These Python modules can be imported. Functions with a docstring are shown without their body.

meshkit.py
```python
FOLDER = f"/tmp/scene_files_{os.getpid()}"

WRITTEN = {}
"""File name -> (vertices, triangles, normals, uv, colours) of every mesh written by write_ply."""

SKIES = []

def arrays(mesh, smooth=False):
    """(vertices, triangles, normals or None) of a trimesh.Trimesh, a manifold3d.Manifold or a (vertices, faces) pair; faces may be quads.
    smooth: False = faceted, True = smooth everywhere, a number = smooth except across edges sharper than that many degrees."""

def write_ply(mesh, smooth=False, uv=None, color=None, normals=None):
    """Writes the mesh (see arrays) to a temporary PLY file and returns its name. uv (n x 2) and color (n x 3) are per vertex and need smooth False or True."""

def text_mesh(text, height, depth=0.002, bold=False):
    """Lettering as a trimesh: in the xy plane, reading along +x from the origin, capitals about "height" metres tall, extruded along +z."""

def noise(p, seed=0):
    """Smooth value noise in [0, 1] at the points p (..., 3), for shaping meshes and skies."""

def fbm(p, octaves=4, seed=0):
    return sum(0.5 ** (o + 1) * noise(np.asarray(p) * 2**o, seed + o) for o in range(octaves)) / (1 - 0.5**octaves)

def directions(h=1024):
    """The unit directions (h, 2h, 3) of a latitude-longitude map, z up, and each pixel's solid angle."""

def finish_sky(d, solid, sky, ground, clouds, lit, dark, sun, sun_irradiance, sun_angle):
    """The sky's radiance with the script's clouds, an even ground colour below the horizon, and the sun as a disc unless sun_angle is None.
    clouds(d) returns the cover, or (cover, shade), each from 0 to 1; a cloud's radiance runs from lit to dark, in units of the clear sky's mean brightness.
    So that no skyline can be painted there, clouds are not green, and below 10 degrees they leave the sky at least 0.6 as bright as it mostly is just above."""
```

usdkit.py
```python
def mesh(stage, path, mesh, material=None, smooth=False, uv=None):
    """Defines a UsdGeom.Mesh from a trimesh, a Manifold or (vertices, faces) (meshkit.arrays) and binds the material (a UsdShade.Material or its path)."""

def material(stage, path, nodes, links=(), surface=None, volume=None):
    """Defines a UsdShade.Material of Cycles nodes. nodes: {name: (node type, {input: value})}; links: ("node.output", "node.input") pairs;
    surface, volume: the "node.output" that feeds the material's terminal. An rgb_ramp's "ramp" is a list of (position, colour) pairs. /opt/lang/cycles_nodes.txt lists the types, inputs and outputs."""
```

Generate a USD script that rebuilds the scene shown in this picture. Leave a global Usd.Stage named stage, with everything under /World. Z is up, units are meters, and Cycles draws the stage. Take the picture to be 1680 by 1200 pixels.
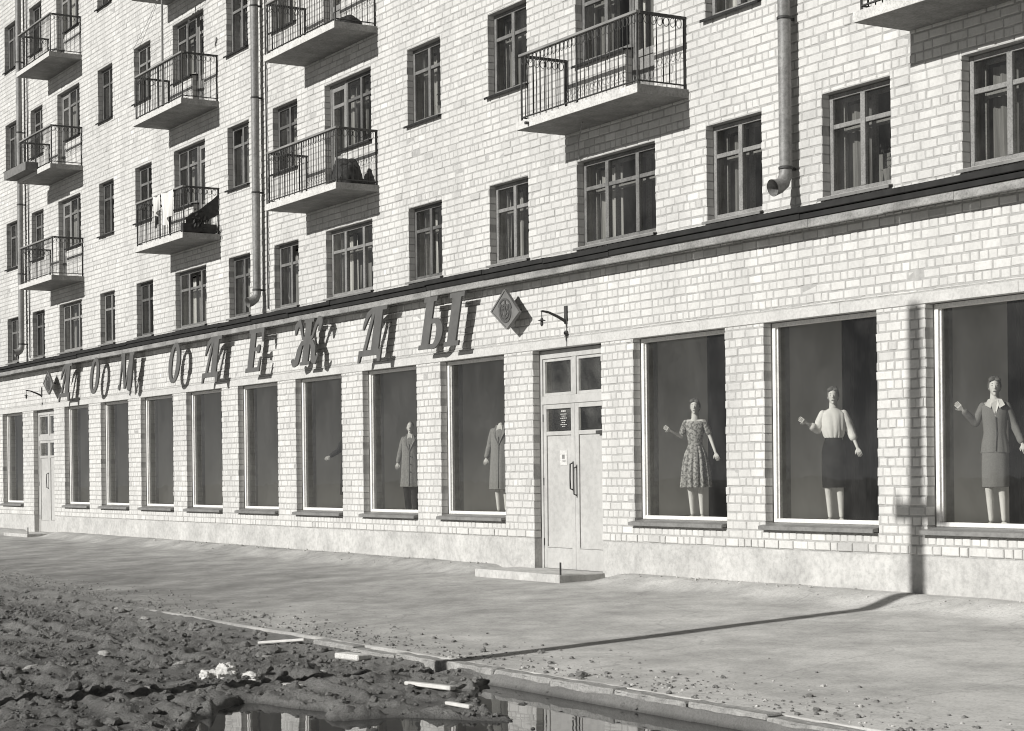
import math, random
import numpy as np, trimesh, shapely, usdkit, meshkit
import manifold3d as m3
from shapely.geometry import Polygon, LineString, Point, box as sbox
from shapely.ops import unary_union
from shapely import affinity
from pxr import Usd, UsdGeom, UsdLux, UsdShade, Gf, Sdf

stage = Usd.Stage.CreateInMemory()
UsdGeom.SetStageUpAxis(stage, UsdGeom.Tokens.z)
UsdGeom.SetStageMetersPerUnit(stage, 1.0)
UsdGeom.Xform.Define(stage, '/World')
UsdGeom.Scope.Define(stage, '/World/Looks')
RNG = np.random.default_rng(7)

# ------------------------------------------------------------------ camera
CAM = np.array([24.379, -14.536, 1.42])
YAW, ROLL = math.radians(59.1946), math.radians(0.62138)
FPX = 3047.5                                   # focal length in pixels of a 1680 wide picture
_ca, _sa, _cr, _sr = math.cos(YAW), math.sin(YAW), math.cos(ROLL), math.sin(ROLL)
_R = np.array([[_cr, _sr, 0], [-_sr, _cr, 0], [0, 0, 1]])
CM = np.stack([_R @ [_ca, 0, -_sa], _R @ [_sa, 0, _ca], _R @ [0, -1, 0]], 1)
cam = UsdGeom.Camera.Define(stage, '/World/camera')
right, up, back = CM[0], -CM[1], -CM[2]
cam.AddTransformOp().Set(Gf.Matrix4d(*right, 0, *up, 0, *back, 0, *CAM, 1))
cam.CreateHorizontalApertureAttr(36.0)
cam.CreateVerticalApertureAttr(36.0 * 731 / 1024)
cam.CreateFocalLengthAttr(36.0 * FPX / 1680)
cam.CreateVerticalApertureOffsetAttr(178.44 * 36 / 1680)
cam.CreateClippingRangeAttr(Gf.Vec2f(0.1, 2000))
cam.CreateExposureAttr(0.08)

# ------------------------------------------------------------------ sky and sun (black and white film behind a filter: the sky is its red channel)
SUN_EL, SUN_AZ = math.radians(26.0), math.radians(0.0)     # straight onto the facade
sdir = np.array([math.sin(SUN_AZ) * math.cos(SUN_EL), -math.cos(SUN_AZ) * math.cos(SUN_EL), math.sin(SUN_EL)])
sky_mat = usdkit.material(stage, '/World/Looks/sky', {
    's': ('sky_texture', {'sky_type': 'single_scattering', 'sun_disc': False, 'air_density': 0.55, 'aerosol_density': 0.6, 'sun_elevation': SUN_EL, 'sun_rotation': math.atan2(sdir[0], sdir[1])}),
    'g': ('separate_color', {'color_type': 'rgb'}), 'b': ('background_shader', {'strength': 0.05})},
    [('s.color', 'g.color'), ('g.r', 'b.color')], surface='b.background')
dome = UsdLux.DomeLight.Define(stage, '/World/sky')
dome.CreateIntensityAttr(1.0)
UsdShade.MaterialBindingAPI.Apply(dome.GetPrim()).Bind(sky_mat)
dome.GetPrim().SetCustomDataByKey('kind', 'structure')
sun = UsdLux.DistantLight.Define(stage, '/World/sun')
sun.CreateAngleAttr(0.5); sun.CreateIntensityAttr(1.25); sun.CreateNormalizeAttr(True)
sun.CreateColorAttr(Gf.Vec3f(1.0, 0.985, 0.955))
sun.AddRotateXYZOp().Set(Gf.Vec3f(90 - math.degrees(SUN_EL), 0, math.degrees(SUN_AZ)))

# ------------------------------------------------------------------ helpers
_used = {}
def numbered(parent, name):
    k = _used.get((parent, name), 0); _used[(parent, name)] = k + 1
    return name if k == 0 else f'{name}_{k:03d}'
def path_of(p): return p if isinstance(p, str) else str(p.GetPath())
def tag(prim, label=None, cat=None, group=None, kind=None):
    p = prim.GetPrim() if hasattr(prim, 'GetPrim') else prim
    for k, v in (('label', label), ('category', cat), ('group', group), ('kind', kind)):
        if v: p.SetCustomDataByKey(k, v)
    return p
def xf(name, parent='/World', loc=None, rotz=0, **kw):
    par = path_of(parent); pth = par + '/' + numbered(par, name)
    x = UsdGeom.Xform.Define(stage, pth)
    if loc is not None: x.AddTranslateOp().Set(Gf.Vec3d(*map(float, loc)))
    if rotz: x.AddRotateZOp().Set(float(rotz))
    return tag(x, **kw)
class MB:
    """Collects pieces of one mesh."""
    def __init__(s): s.v, s.f, s.n = [], [], 0
    def add(s, v, f):
        v = np.asarray(v, float); f = np.asarray(f, int)
        if f.shape[1] == 4: f = np.vstack([f[:, [0, 1, 2]], f[:, [0, 2, 3]]])
        s.v.append(v); s.f.append(f + s.n); s.n += len(v); return s
    def tm(s, m): return s.add(m.vertices, m.faces)
    def box(s, x0, x1, y0, y1, z0, z1):
        v = [(x, y, z) for x in (x0, x1) for y in (y0, y1) for z in (z0, z1)]
        return s.add(v, [(0, 1, 3, 2), (4, 6, 7, 5), (0, 4, 5, 1), (2, 3, 7, 6), (0, 2, 6, 4), (1, 5, 7, 3)])
    def bbox(s, x0, x1, y0, y1, z0, z1, c=0.004):
        """box with chamfered edges"""
        lo, hi = np.array([x0, y0, z0]), np.array([x1, y1, z1]); pts = []
        for sx in (0, 1):
            for sy in (0, 1):
                for sz in (0, 1):
                    p = np.where([sx, sy, sz], hi, lo); q = np.where([sx, sy, sz], -c, c)
                    for k in range(3):
                        d = q.copy(); d[k] = 0; pts.append(p + d)
        h = m3.Manifold.hull_points(np.array(pts)).to_mesh()
        return s.add(h.vert_properties[:, :3], h.tri_verts)
    def prism(s, prof, x0, x1):
        """profile of (y, z) points along x"""
        n = len(prof); v = [(x, y, z) for x in (x0, x1) for y, z in prof]
        tri = trimesh.creation.triangulate_polygon(Polygon(prof), engine='earcut')
        s.add(v, [(i, (i + 1) % n, n + (i + 1) % n, n + i) for i in range(n)])
        pv = np.array(tri[0]); tf = np.array(tri[1])
        for x in (x0, x1):
            s.add(np.c_[np.full(len(pv), x), pv], tf if x == x1 else tf[:, ::-1])
        return s
    def tube(s, path, r, n=10, cap=True):
        P = np.asarray(path, float); r = np.broadcast_to(r, len(P)); N = len(P)
        T = np.gradient(P, axis=0); T /= np.linalg.norm(T, axis=1, keepdims=True)
        ref = np.array([0, 0, 1.0]) if abs(T[0][2]) < 0.9 else np.array([0, 1.0, 0])
        a = np.cross(T[0], ref); a /= np.linalg.norm(a); V = []
        for i in range(N):
            a = a - T[i] * (a @ T[i]); a /= np.linalg.norm(a); b = np.cross(T[i], a)
            th = np.arange(n) * 2 * np.pi / n
            V.append(P[i] + r[i] * (np.cos(th)[:, None] * a + np.sin(th)[:, None] * b))
        V = np.vstack(V)
        F = [(i * n + j, i * n + (j + 1) % n, (i + 1) * n + (j + 1) % n, (i + 1) * n + j) for i in range(N - 1) for j in range(n)]
        s.add(V, F)
        if cap:
            for i, fl in ((0, 1), (N - 1, 0)):
                c = np.vstack([V[i * n:(i + 1) * n], P[i]])
                s.add(c, [((j + 1) % n, j, n) if fl else (j, (j + 1) % n, n) for j in range(n)])
        return s
    def poly(s, pg, y0, y1, tr=None):
        """shapely polygon in (x, z) extruded over y"""
        for g in getattr(pg, 'geoms', [pg]):
            if g.is_empty or g.area < 1e-7: continue
            m = trimesh.creation.extrude_polygon(g, y1 - y0, engine='earcut')
            v = m.vertices; s.add(np.c_[v[:, 0], y1 - v[:, 2], v[:, 1]], m.faces)
        return s
    def sphere(s, c, r, sub=2, sc=(1, 1, 1)):
        m = trimesh.creation.icosphere(subdivisions=sub, radius=1.0)
        return s.add(m.vertices * np.array(sc) * r + np.array(c), m.faces)
    def arr(s): return np.vstack(s.v), np.vstack(s.f)
    def build(s, name, mat, parent='/World', smooth=False, **kw):
        par = path_of(parent); v, f = s.arr()
        m = usdkit.mesh(stage, par + '/' + numbered(par, name), trimesh.Trimesh(v, f, process=False), mat, smooth)
        return tag(m, **kw)
def grey(v, w=1.0):
    return (v * (1 + 0.012 * w), v, v * (1 - 0.035 * w))
def mat(name, lo, hi, scale=3.0, rough=0.85, bump=0.0, bscale=60.0, detail=5, spec=0.3, metallic=0.0, stretch=None, coord='position', grime=0.0):
    """grey paint / render / metal with uneven tone and fine relief"""
    nodes = {'g': ('geometry', {}), 'm': ('mapping', {'scale': stretch or (1, 1, 1)}),
             'n': ('noise_texture', {'scale': scale, 'detail': detail, 'roughness': 0.65}),
             'r': ('rgb_ramp', {'ramp': [(0.30, grey(lo)), (0.70, grey(hi))]}),
             'p': ('principled_bsdf', {'roughness': rough, 'specular_ior_level': spec, 'metallic': metallic})}
    links = [('g.position', 'm.vector'), ('m.vector', 'n.vector'), ('n.fac', 'r.fac'), ('r.color', 'p.base_color')]
    if grime:
        nodes['n3'] = ('noise_texture', {'scale': scale * 7.3, 'detail': 6, 'roughness': 0.7})
        nodes['r3'] = ('rgb_ramp', {'ramp': [(0.36, (1 - grime,) * 3), (0.56, (1, 1, 1))]})
        nodes['mx'] = ('mix_color', {'blend_type': 'multiply', 'fac': 1.0})
        links = [l for l in links if l[1] != 'p.base_color'] + [('g.position', 'n3.vector'), ('n3.fac', 'r3.fac'), ('r.color', 'mx.a'), ('r3.color', 'mx.b'), ('mx.result', 'p.base_color')]
    if bump:
        nodes['n2'] = ('noise_texture', {'scale': bscale, 'detail': 6, 'roughness': 0.7})
        nodes['b'] = ('bump', {'strength': 0.8, 'distance': bump})
        links += [('g.position', 'n2.vector'), ('n2.fac', 'b.height'), ('b.normal', 'p.normal')]
    return usdkit.material(stage, '/World/Looks/' + name, nodes, links, surface='p.BSDF')

# ------------------------------------------------------------------ materials
M = {}
M['brick'] = usdkit.material(stage, '/World/Looks/silicate_brick', {
    'a': ('attribute', {'attribute': 'tone'}), 'g': ('geometry', {}),
    'n': ('noise_texture', {'scale': 22.0, 'detail': 6, 'roughness': 0.7}),
    'n1': ('noise_texture', {'scale': 0.9, 'detail': 6, 'roughness': 0.65}), 'mp': ('mapping', {'scale': (1.5, 1, 0.28)}),
    'r': ('rgb_ramp', {'ramp': [(0.0, grey(0.47)), (0.15, grey(0.54)), (0.8, grey(0.60)), (1.0, grey(0.65))]}),
    'r2': ('rgb_ramp', {'ramp': [(0.30, (0.86,) * 3), (0.55, (1, 1, 1))]}),
    'r3': ('rgb_ramp', {'ramp': [(0.32, (0.80,) * 3), (0.58, (1, 1, 1))]}),
    'm': ('mix_color', {'blend_type': 'multiply', 'fac': 1.0}), 'm2': ('mix_color', {'blend_type': 'multiply', 'fac': 1.0}),
    'nb': ('noise_texture', {'scale': 70.0, 'detail': 5, 'roughness': 0.7}), 'b': ('bump', {'strength': 0.9, 'distance': 0.006}),
    'p': ('principled_bsdf', {'roughness': 0.9, 'specular_ior_level': 0.2})},
    [('a.fac', 'r.fac'), ('g.position', 'n.vector'), ('n.fac', 'r2.fac'), ('r.color', 'm.a'), ('r2.color', 'm.b'), ('g.position', 'mp.vector'), ('mp.vector', 'n1.vector'), ('n1.fac', 'r3.fac'),
     ('m.result', 'm2.a'), ('r3.color', 'm2.b'), ('m2.result', 'p.base_color'), ('g.position', 'nb.vector'), ('nb.fac', 'b.height'), ('b.normal', 'p.normal')], surface='p.BSDF')
M['mortar'] = mat('mortar', 0.28, 0.42, 9, 0.95, 0.012, 50)
M['render'] = mat('plinth_render', 0.36, 0.56, 1.6, 0.92, 0.012, 28, grime=0.22)
M['band'] = mat('lintel_concrete', 0.44, 0.56, 3.2, 0.9, 0.01, 40, grime=0.18)
M['lit_edge'] = mat('sunlit_slab_edge', 0.5, 0.66, 5, 0.92, 0.01, 45, grime=0.3)  # sunlit look of the slab front, painted as a paler copy of the concrete
M['concrete'] = mat('balcony_concrete', 0.20, 0.32, 4, 0.92, 0.01, 45, grime=0.3)  # tone lowered so that the shade of the soffits sits in the colour
M['cornice'] = mat('cornice_stone', 0.17, 0.36, 5, 0.9, 0.008, 40, grime=0.35, stretch=(0.5, 1, 1))
M['tin'] = mat('dark_tin', 0.012, 0.028, 4, 0.8, 0.004, 12)
M['sheet'] = mat('sheet_metal', 0.15, 0.24, 3, 0.5, 0.004, 9, spec=0.5, grime=0.2)
M['pipe'] = mat('pipe_tin', 0.17, 0.28, 3, 0.5, 0.006, 14, spec=0.5, grime=0.35)
M['iron'] = mat('iron', 0.035, 0.075, 20, 0.6)
M['railwood'] = mat('rail_wood', 0.15, 0.28, 12, 0.85, 0.004, 90, stretch=(0.2, 1, 1))
M['whitepaint'] = mat('white_paint', 0.62, 0.78, 4, 0.6, 0.003, 60, grime=0.18)
for i, (a, b) in enumerate(((0.08, 0.15), (0.12, 0.21), (0.18, 0.28))):
    M[f'frame{i}'] = mat(f'frame_paint_{"abc"[i]}', a, b, 6, 0.7, 0.003, 60, grime=0.35)
M['door'] = mat('door_paint', 0.38, 0.46, 1.4, 0.65, 0.004, 30, grime=0.14)
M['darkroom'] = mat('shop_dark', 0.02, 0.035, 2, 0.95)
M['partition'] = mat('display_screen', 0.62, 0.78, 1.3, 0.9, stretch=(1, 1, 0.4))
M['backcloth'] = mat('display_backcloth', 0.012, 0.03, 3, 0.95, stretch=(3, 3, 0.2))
M['displayfloor'] = mat('display_floor', 0.62, 0.76, 3, 0.8)
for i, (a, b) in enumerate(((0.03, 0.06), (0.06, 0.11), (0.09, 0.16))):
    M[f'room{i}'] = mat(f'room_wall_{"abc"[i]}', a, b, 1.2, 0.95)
for i, (a, b) in enumerate(((0.06, 0.11), (0.13, 0.22), (0.28, 0.42), (0.5, 0.7))):
    M[f'cloth{i}'] = mat(f'curtain_cloth_{"abcd"[i]}', a, b, 5, 0.95, 0.004, 120, stretch=(4, 4, 0.3))
M['letter'] = mat('letter_paint', 0.085, 0.12, 4, 0.6, 0.003, 30)
M['letterside'] = M['letter']
M['emblem'] = mat('emblem_metal', 0.05, 0.11, 26, 0.5)
M['signplate'] = mat('sign_plate', 0.12, 0.18, 6, 0.6, 0.003, 50)
M['bark'] = mat('pole_wood', 0.08, 0.18, 14, 0.9, 0.01, 30, stretch=(1, 1, 0.1))
M['paper'] = mat('paper', 0.50, 0.66, 12, 0.9, 0.006, 60, grime=0.3)
M['ink'] = mat('ink', 0.015, 0.03, 10, 0.6)
M['plank'] = mat('raw_plank', 0.45, 0.62, 10, 0.85, 0.004, 60)
M['skin'] = mat('mannequin_skin', 0.58, 0.64, 8, 0.55)
M['hair'] = mat('mannequin_hair', 0.08, 0.16, 40, 0.6, 0.006, 90)
M['blouse'] = mat('white_blouse', 0.62, 0.74, 12, 0.9, 0.006, 60)
M['skirt'] = mat('black_skirt', 0.012, 0.025, 8, 0.9, 0.004, 80)
M['suit'] = mat('grey_suit', 0.16, 0.21, 60, 0.9, 0.004, 90)
M['coat'] = mat('tweed_coat', 0.14, 0.30, 45, 0.95, 0.006, 90)
M['coat2'] = mat('grey_coat', 0.20, 0.26, 30, 0.95, 0.004, 90)
M['dress'] = usdkit.material(stage, '/World/Looks/print_dress', {
    'g': ('geometry', {}), 'v': ('noise_texture', {'scale': 34.0, 'detail': 2, 'roughness': 0.5}),
    'r': ('rgb_ramp', {'ramp': [(0.43, grey(0.15)), (0.5, grey(0.30)), (0.57, grey(0.40))]}),
    'p': ('principled_bsdf', {'roughness': 0.9, 'specular_ior_level': 0.2})},
    [('g.position', 'v.vector'), ('v.fac', 'r.fac'), ('r.color', 'p.base_color')], surface='p.BSDF')
M['shoe'] = mat('shoe_leather', 0.05, 0.1, 10, 0.4)
M['tarp'] = mat('dark_tarpaulin', 0.02, 0.05, 12, 0.8, 0.01, 20)
M['leaf'] = mat('plant_dark', 0.02, 0.07, 30, 0.8)
M['oldwood'] = mat('old_wood', 0.12, 0.2, 8, 0.9, 0.006, 50)
def glass(name, dust, dirt=0.35):
    return usdkit.material(stage, '/World/Looks/' + name, {
        'g': ('geometry', {}), 'gm': ('mapping', {'scale': (1.0, 1.0, 0.7)}), 'n': ('noise_texture', {'scale': 1.5, 'detail': 6, 'roughness': 0.62, 'distortion': 0.3}), 'r': ('rgb_ramp', {'ramp': [(0.38, (0.004,) * 3), (0.52, (dust * .45,) * 3), (0.72, (dust,) * 3)]}),
        'nb': ('noise_texture', {'scale': 1.6, 'detail': 2}), 'bb': ('bump', {'strength': 0.08, 'distance': 0.02}),
        'f': ('fresnel', {'IOR': 1.5}), 'k': ('math', {'math_type': 'multiply', 'value2': 1.5, 'use_clamp': True}), 't': ('transparent_bsdf', {'color': (0.88, 0.88, 0.86)}), 'gl': ('glossy_bsdf', {'color': (1, 1, 1), 'roughness': 0.015}),
        'd': ('diffuse_bsdf', {'color': grey(0.35)}), 'mx': ('mix_closure', {}), 'm2': ('mix_closure', {})},
        [('g.position', 'gm.vector'), ('gm.vector', 'n.vector'), ('n.fac', 'r.fac'), ('f.fac', 'k.value1'), ('k.value', 'mx.fac'), ('t.BSDF', 'mx.closure1'), ('gl.BSDF', 'mx.closure2'), ('g.position', 'nb.vector'), ('nb.fac', 'bb.height'), ('bb.normal', 'gl.normal'),
         ('r.color', 'm2.fac'), ('mx.closure', 'm2.closure1'), ('d.BSDF', 'm2.closure2')], surface='m2.closure')
M['glass'] = glass('window_glass', 0.08)
M['shopglass'] = glass('shop_glass', 0.07)

# ------------------------------------------------------------------ layout of the facade (metres; wall face y = 0, street towards -y)
COURSE, STR, Z_BRICK = 0.11, 0.267, 0.465
WX0, WX1, WTOP = -34.0, 16.0, 15.2
COLS = [(-27.49, -26.41, 1), (-25.08, -23.98, 1), (-22.70, -20.85, 3), (-19.43, -18.35, 1), (-16.83, -15.73, 1), (-14.32, -12.49, 3), (-11.24, -10.12, 1), (-8.93, -7.79, 1),
        (-6.57, -4.67, 3), (-3.31, -2.15, 1), (-0.60, 0.56, 1), (1.91, 3.85, 3), (5.00, 6.14, 1), (7.29, 8.47, 1), (9.60, 11.50, 3), (12.9, 14.05, 1), (-30.1, -29.0, 1), (-33.0, -31.8, 1)]
DOORSIDE = {2: 'L', 5: 'R', 8: 'L', 11: 'R', 14: 'L'}
BALC = {2: (-23.45, -20.62), 5: (-14.60, -11.66), 8: (-7.42, -4.38), 11: (1.605, 4.645), 14: (8.81, 11.85)}
ROWS = [(4.68, 5.90), (7.30, 8.56), (10.05, 11.31), (12.80, 14.06)]
SLAB = [None, 6.335, 9.085, 11.835]                       # undersides of the balcony slabs
SHOP = [(-28.10, -26.10), (-22.38, -20.40), (-19.50, -17.48), (-16.64, -14.55), (-13.74, -11.71), (-10.84, -8.84), (-8.00, -5.98), (-5.13, -3.09), (-2.26, -0.21), (3.28, 5.35), (6.14, 8.20), (9.00, 11.05), (11.9, 13.9), (-31.2, -29.1)]
DOORS = [(-25.12, -23.28), (0.63, 2.48)]
S_BOT, S_TOP, BAND = 0.70, 3.27, 3.40
openings = []                                            # (x0, x1, z0, z1)
for a, b in SHOP: openings.append((a, b, S_BOT, S_TOP))
for a, b in DOORS: openings.append((a, b, -0.5, 3.26))
WIN = []                                                 # (col, row, x0, x1, z0, z1, n)
DOORLEAF = []
for ci, (a, b, n) in enumerate(COLS):
    for ri, (z0, z1) in enumerate(ROWS):
        if n == 3 and ri > 0 and ci in DOORSIDE:
            w = 0.68
            dx = (a, a + w) if DOORSIDE[ci] == 'L' else (b - w, b)
            wx = (a + w, b) if DOORSIDE[ci] == 'L' else (a, b - w)
            openings.append((wx[0], wx[1], z0, z1)); openings.append((dx[0], dx[1], SLAB[ri] + 0.115, z1))
            WIN.append((ci, ri, wx[0], wx[1], z0, z1, 2)); DOORLEAF.append((ci, ri, dx[0], dx[1], SLAB[ri] + 0.115, z1))
        else:
            openings.append((a, b, z0, z1)); WIN.append((ci, ri, a, b, z0, z1, 2 if n == 1 else 3))

building = xf('apartment_building', label='long pale silicate brick apartment block with balconies above a row of ground floor shop windows', cat='building')
wall = xf('facade_wall', building)
# mortar body with the openings cut out, 8 mm larger than the brick edges
pg = sbox(WX0, 0.43, WX1, WTOP)
pg = pg.difference(unary_union([sbox(a - 0.007, c, b + 0.007, d + 0.004) for a, b, c, d in openings]))
MB().poly(pg, 0.0075, 0.42).build('mortar', M['mortar'], wall)

# --- bricks
def course_cells():
    r = random.Random(11); cells = []
    nrow = int((WTOP - Z_BRICK) / COURSE)
    for k in range(nrow):
        z0, z1 = Z_BRICK + k * COURSE, Z_BRICK + (k + 1) * COURSE
        lower = z1 < 4.75
        if k == 0: kind = 'mix'
        elif k == 1: kind = 'H'
        elif lower: kind = 'H' if k % 2 else 'S'
        else: kind = 'H' if k % 5 == 0 else 'S'
        x = WX0 - (0.0 if kind != 'S' else (0.13 if k % 2 else 0.067)) - r.random() * 0.03
        bounds = []
        while x < WX1:
            hd = kind == 'H'
            if kind == 'mix': hd = r.random() < 0.5
            elif lower and r.random() < (0.06 if hd else 0.10): hd = not hd
            elif not lower and r.random() < 0.03: hd = not hd
            w = (STR / 2 if hd else STR) * (1 + r.uniform(-0.05, 0.05))
            bounds.append((x, x + w)); x += w
        ops = [o for o in openings if o[2] < z1 - 1e-6 and o[3] > z0 + 1e-6]
        if z0 < BAND and z1 > S_TOP: ops = ops + [(WX0 - 1, WX1 + 1, S_TOP, BAND)]
        if z0 < 4.60 and z1 > 4.36: ops = ops + [(WX0 - 1, WX1 + 1, 4.36, 4.60)]
        for a, b in bounds:
            a, b = max(a, WX0), min(b, WX1)
            if b - a < 0.03: continue
            rects = [(a, b, z0, z1, False, False)]
            for o in ops:
                nxt = []
                for (p, q, u, w, el, er) in rects:
                    if o[0] >= q or o[1] <= p or o[2] >= w or o[3] <= u: nxt.append((p, q, u, w, el or abs(p - o[1]) < 0.005, er or abs(q - o[0]) < 0.005)); continue
                    if o[0] > p: nxt.append((p, o[0], u, w, el, True))
                    if o[1] < q: nxt.append((o[1], q, u, w, True, er))
                    pp, qq = max(p, o[0]), min(q, o[1])
                    if o[2] > u + 0.03: nxt.append((pp, qq, u, o[2], el, er))
                    if o[3] < w - 0.03: nxt.append((pp, qq, o[3], w, el, er))
                rects = nxt
            for c in rects:
                if c[1] - c[0] > 0.028 and c[3] - c[2] > 0.03: cells.append(c + (k,))
    return cells
cells = course_cells()
nB = len(cells)
ce = np.array([c[:4] for c in cells]); el = np.array([c[4] for c in cells]); er = np.array([c[5] for c in cells]); kk = np.array([c[6] for c in cells])
J = 0.0078
g = RNG.normal(0, 1, (nB, 8))
x0 = ce[:, 0] + np.where(el, 0.0, J) + np.where(el, 0.003 * g[:, 0], 0.0018 * g[:, 0]); x1 = ce[:, 1] - np.where(er, 0.0, J) + np.where(er, 0.003 * g[:, 1], 0.0018 * g[:, 1])
z0 = ce[:, 2] + J + 0.0016 * g[:, 2]; z1 = ce[:, 3] - J + 0.0016 * g[:, 3]
yf = 0.0025 * g[:, 4] - np.where(kk == 0, 0.010, 0.0)
tilt_x, tilt_z = 0.010 * g[:, 5], 0.018 * g[:, 6]
ch = 0.008 + 0.003 * RNG.random(nB)
rot = 0.004 * g[:, 7]
yb = np.where(el | er, 0.118, 0.05)
def ring(ix, iz, y, tl):
    cx, cz = (x0 + x1) / 2, (z0 + z1) / 2; out = []
    for sx, sz in ((0, 0), (1, 0), (1, 1), (0, 1)):
        X = np.where(sx, x1 - ix, x0 + ix); Z = np.where(sz, z1 - iz, z0 + iz)
        yy = y + tl * (tilt_x * (X - cx) + tilt_z * (Z - cz))
        out.append(np.stack([X, yy, Z + rot * (X - cx)], 1))
    return np.stack(out, 1)
jit = RNG.normal(0, 0.0016, (nB, 4, 3)); jit[:, :, 1] *= 0.5
V = np.concatenate([ring(0, 0, yb, 0), ring(0, 0, yf + ch * 0.9, 1), ring(ch, ch, yf, 1) + jit], 1)   # nB x 12 x 3
F = []
for a in (0, 4):
    for i in range(4):
        j = (i + 1) % 4
        F += [(a + i, a + j, a + 4 + j), (a + i, a + 4 + j, a + 4 + i)]
F += [(8, 9, 10), (8, 10, 11)]
F = np.array(F)
tone = np.clip(RNG.normal(0.5, 0.2, nB), 0, 1)
# the three hundred bricks that show largest are prims of their own
cen = np.stack([(x0 + x1) / 2, 0 * x0, (z0 + z1) / 2], 1)
q = (cen - CAM) @ CM.T
px, py = 840 + FPX * q[:, 0] / q[:, 2], 778.44 + FPX * q[:, 1] / q[:, 2]
area = (x1 - x0) * (z1 - z0) / q[:, 2] ** 2 * (px + 977)
area[(px < 0) | (px > 1672) | (py < 2) | (py > 1198)] = 0
big = np.argsort(-area)[:300]
sel = np.zeros(nB, bool); sel[big] = True
def brick_mesh(idx, name, **kw):
    v = V[idx].reshape(-1, 3); f = (F[None] + 12 * np.arange(len(idx))[:, None, None]).reshape(-1, 3)
    par = path_of(wall)
    m = usdkit.mesh(stage, par + '/' + numbered(par, name), trimesh.Trimesh(v, f, process=False), M['brick'], False)
    pv = UsdGeom.PrimvarsAPI(m).CreatePrimvar('tone', Sdf.ValueTypeNames.FloatArray, 'vertex')
    pv.Set(np.repeat(tone[idx], 12).astype(np.float32).tolist())
    return tag(m, **kw)
for i in np.sort(big): brick_mesh(np.array([i]), 'brick')
brick_mesh(np.nonzero(~sel)[0], 'brickwork', kind='stuff')

# --- plinth, lintel band, cornice, eave, body of the house
b = MB(); xs = [WX0] + [e for d in sorted(DOORS) for e in d] + [WX1]
pl = sbox(WX0, -0.6, WX1, 0.452).difference(unary_union([sbox(a, -1, c, 1) for a, c in DOORS]))
b.poly(pl, 0.006, 0.42); b.build('plinth', M['render'], building)
xx = WX0; b = MB()
while xx < WX1:                                          # the band is cast in lengths with hairline joints
    w = min(RNG.uniform(2.4, 3.4), WX1 - xx); b.bbox(xx + 0.002, xx + w - 0.002, -0.004 + RNG.uniform(-0.002, 0.002), 0.118, S_TOP, BAND - 0.006, 0.004); xx += w
b.build('lintel_band', M['band'], building)
b = MB(); xx = WX0
while xx < WX1:
    w = min(RNG.uniform(1.1, 1.6), WX1 - xx); dz = RNG.uniform(-0.006, 0.006); dy = RNG.uniform(-0.006, 0.006)
    b.prism([(0.03, 4.365), (-0.10 + dy, 4.33 + dz), (-0.235 + dy, 4.305 + dz), (-0.245 + dy, 4.315 + dz), (-0.245 + dy, 4.41 + dz), (0.03, 4.41)], xx + 0.0015, xx + w - 0.0015); xx += w
b.build('cornice', M['cornice'], building)
b = MB(); b2 = MB(); xx = WX0
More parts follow.
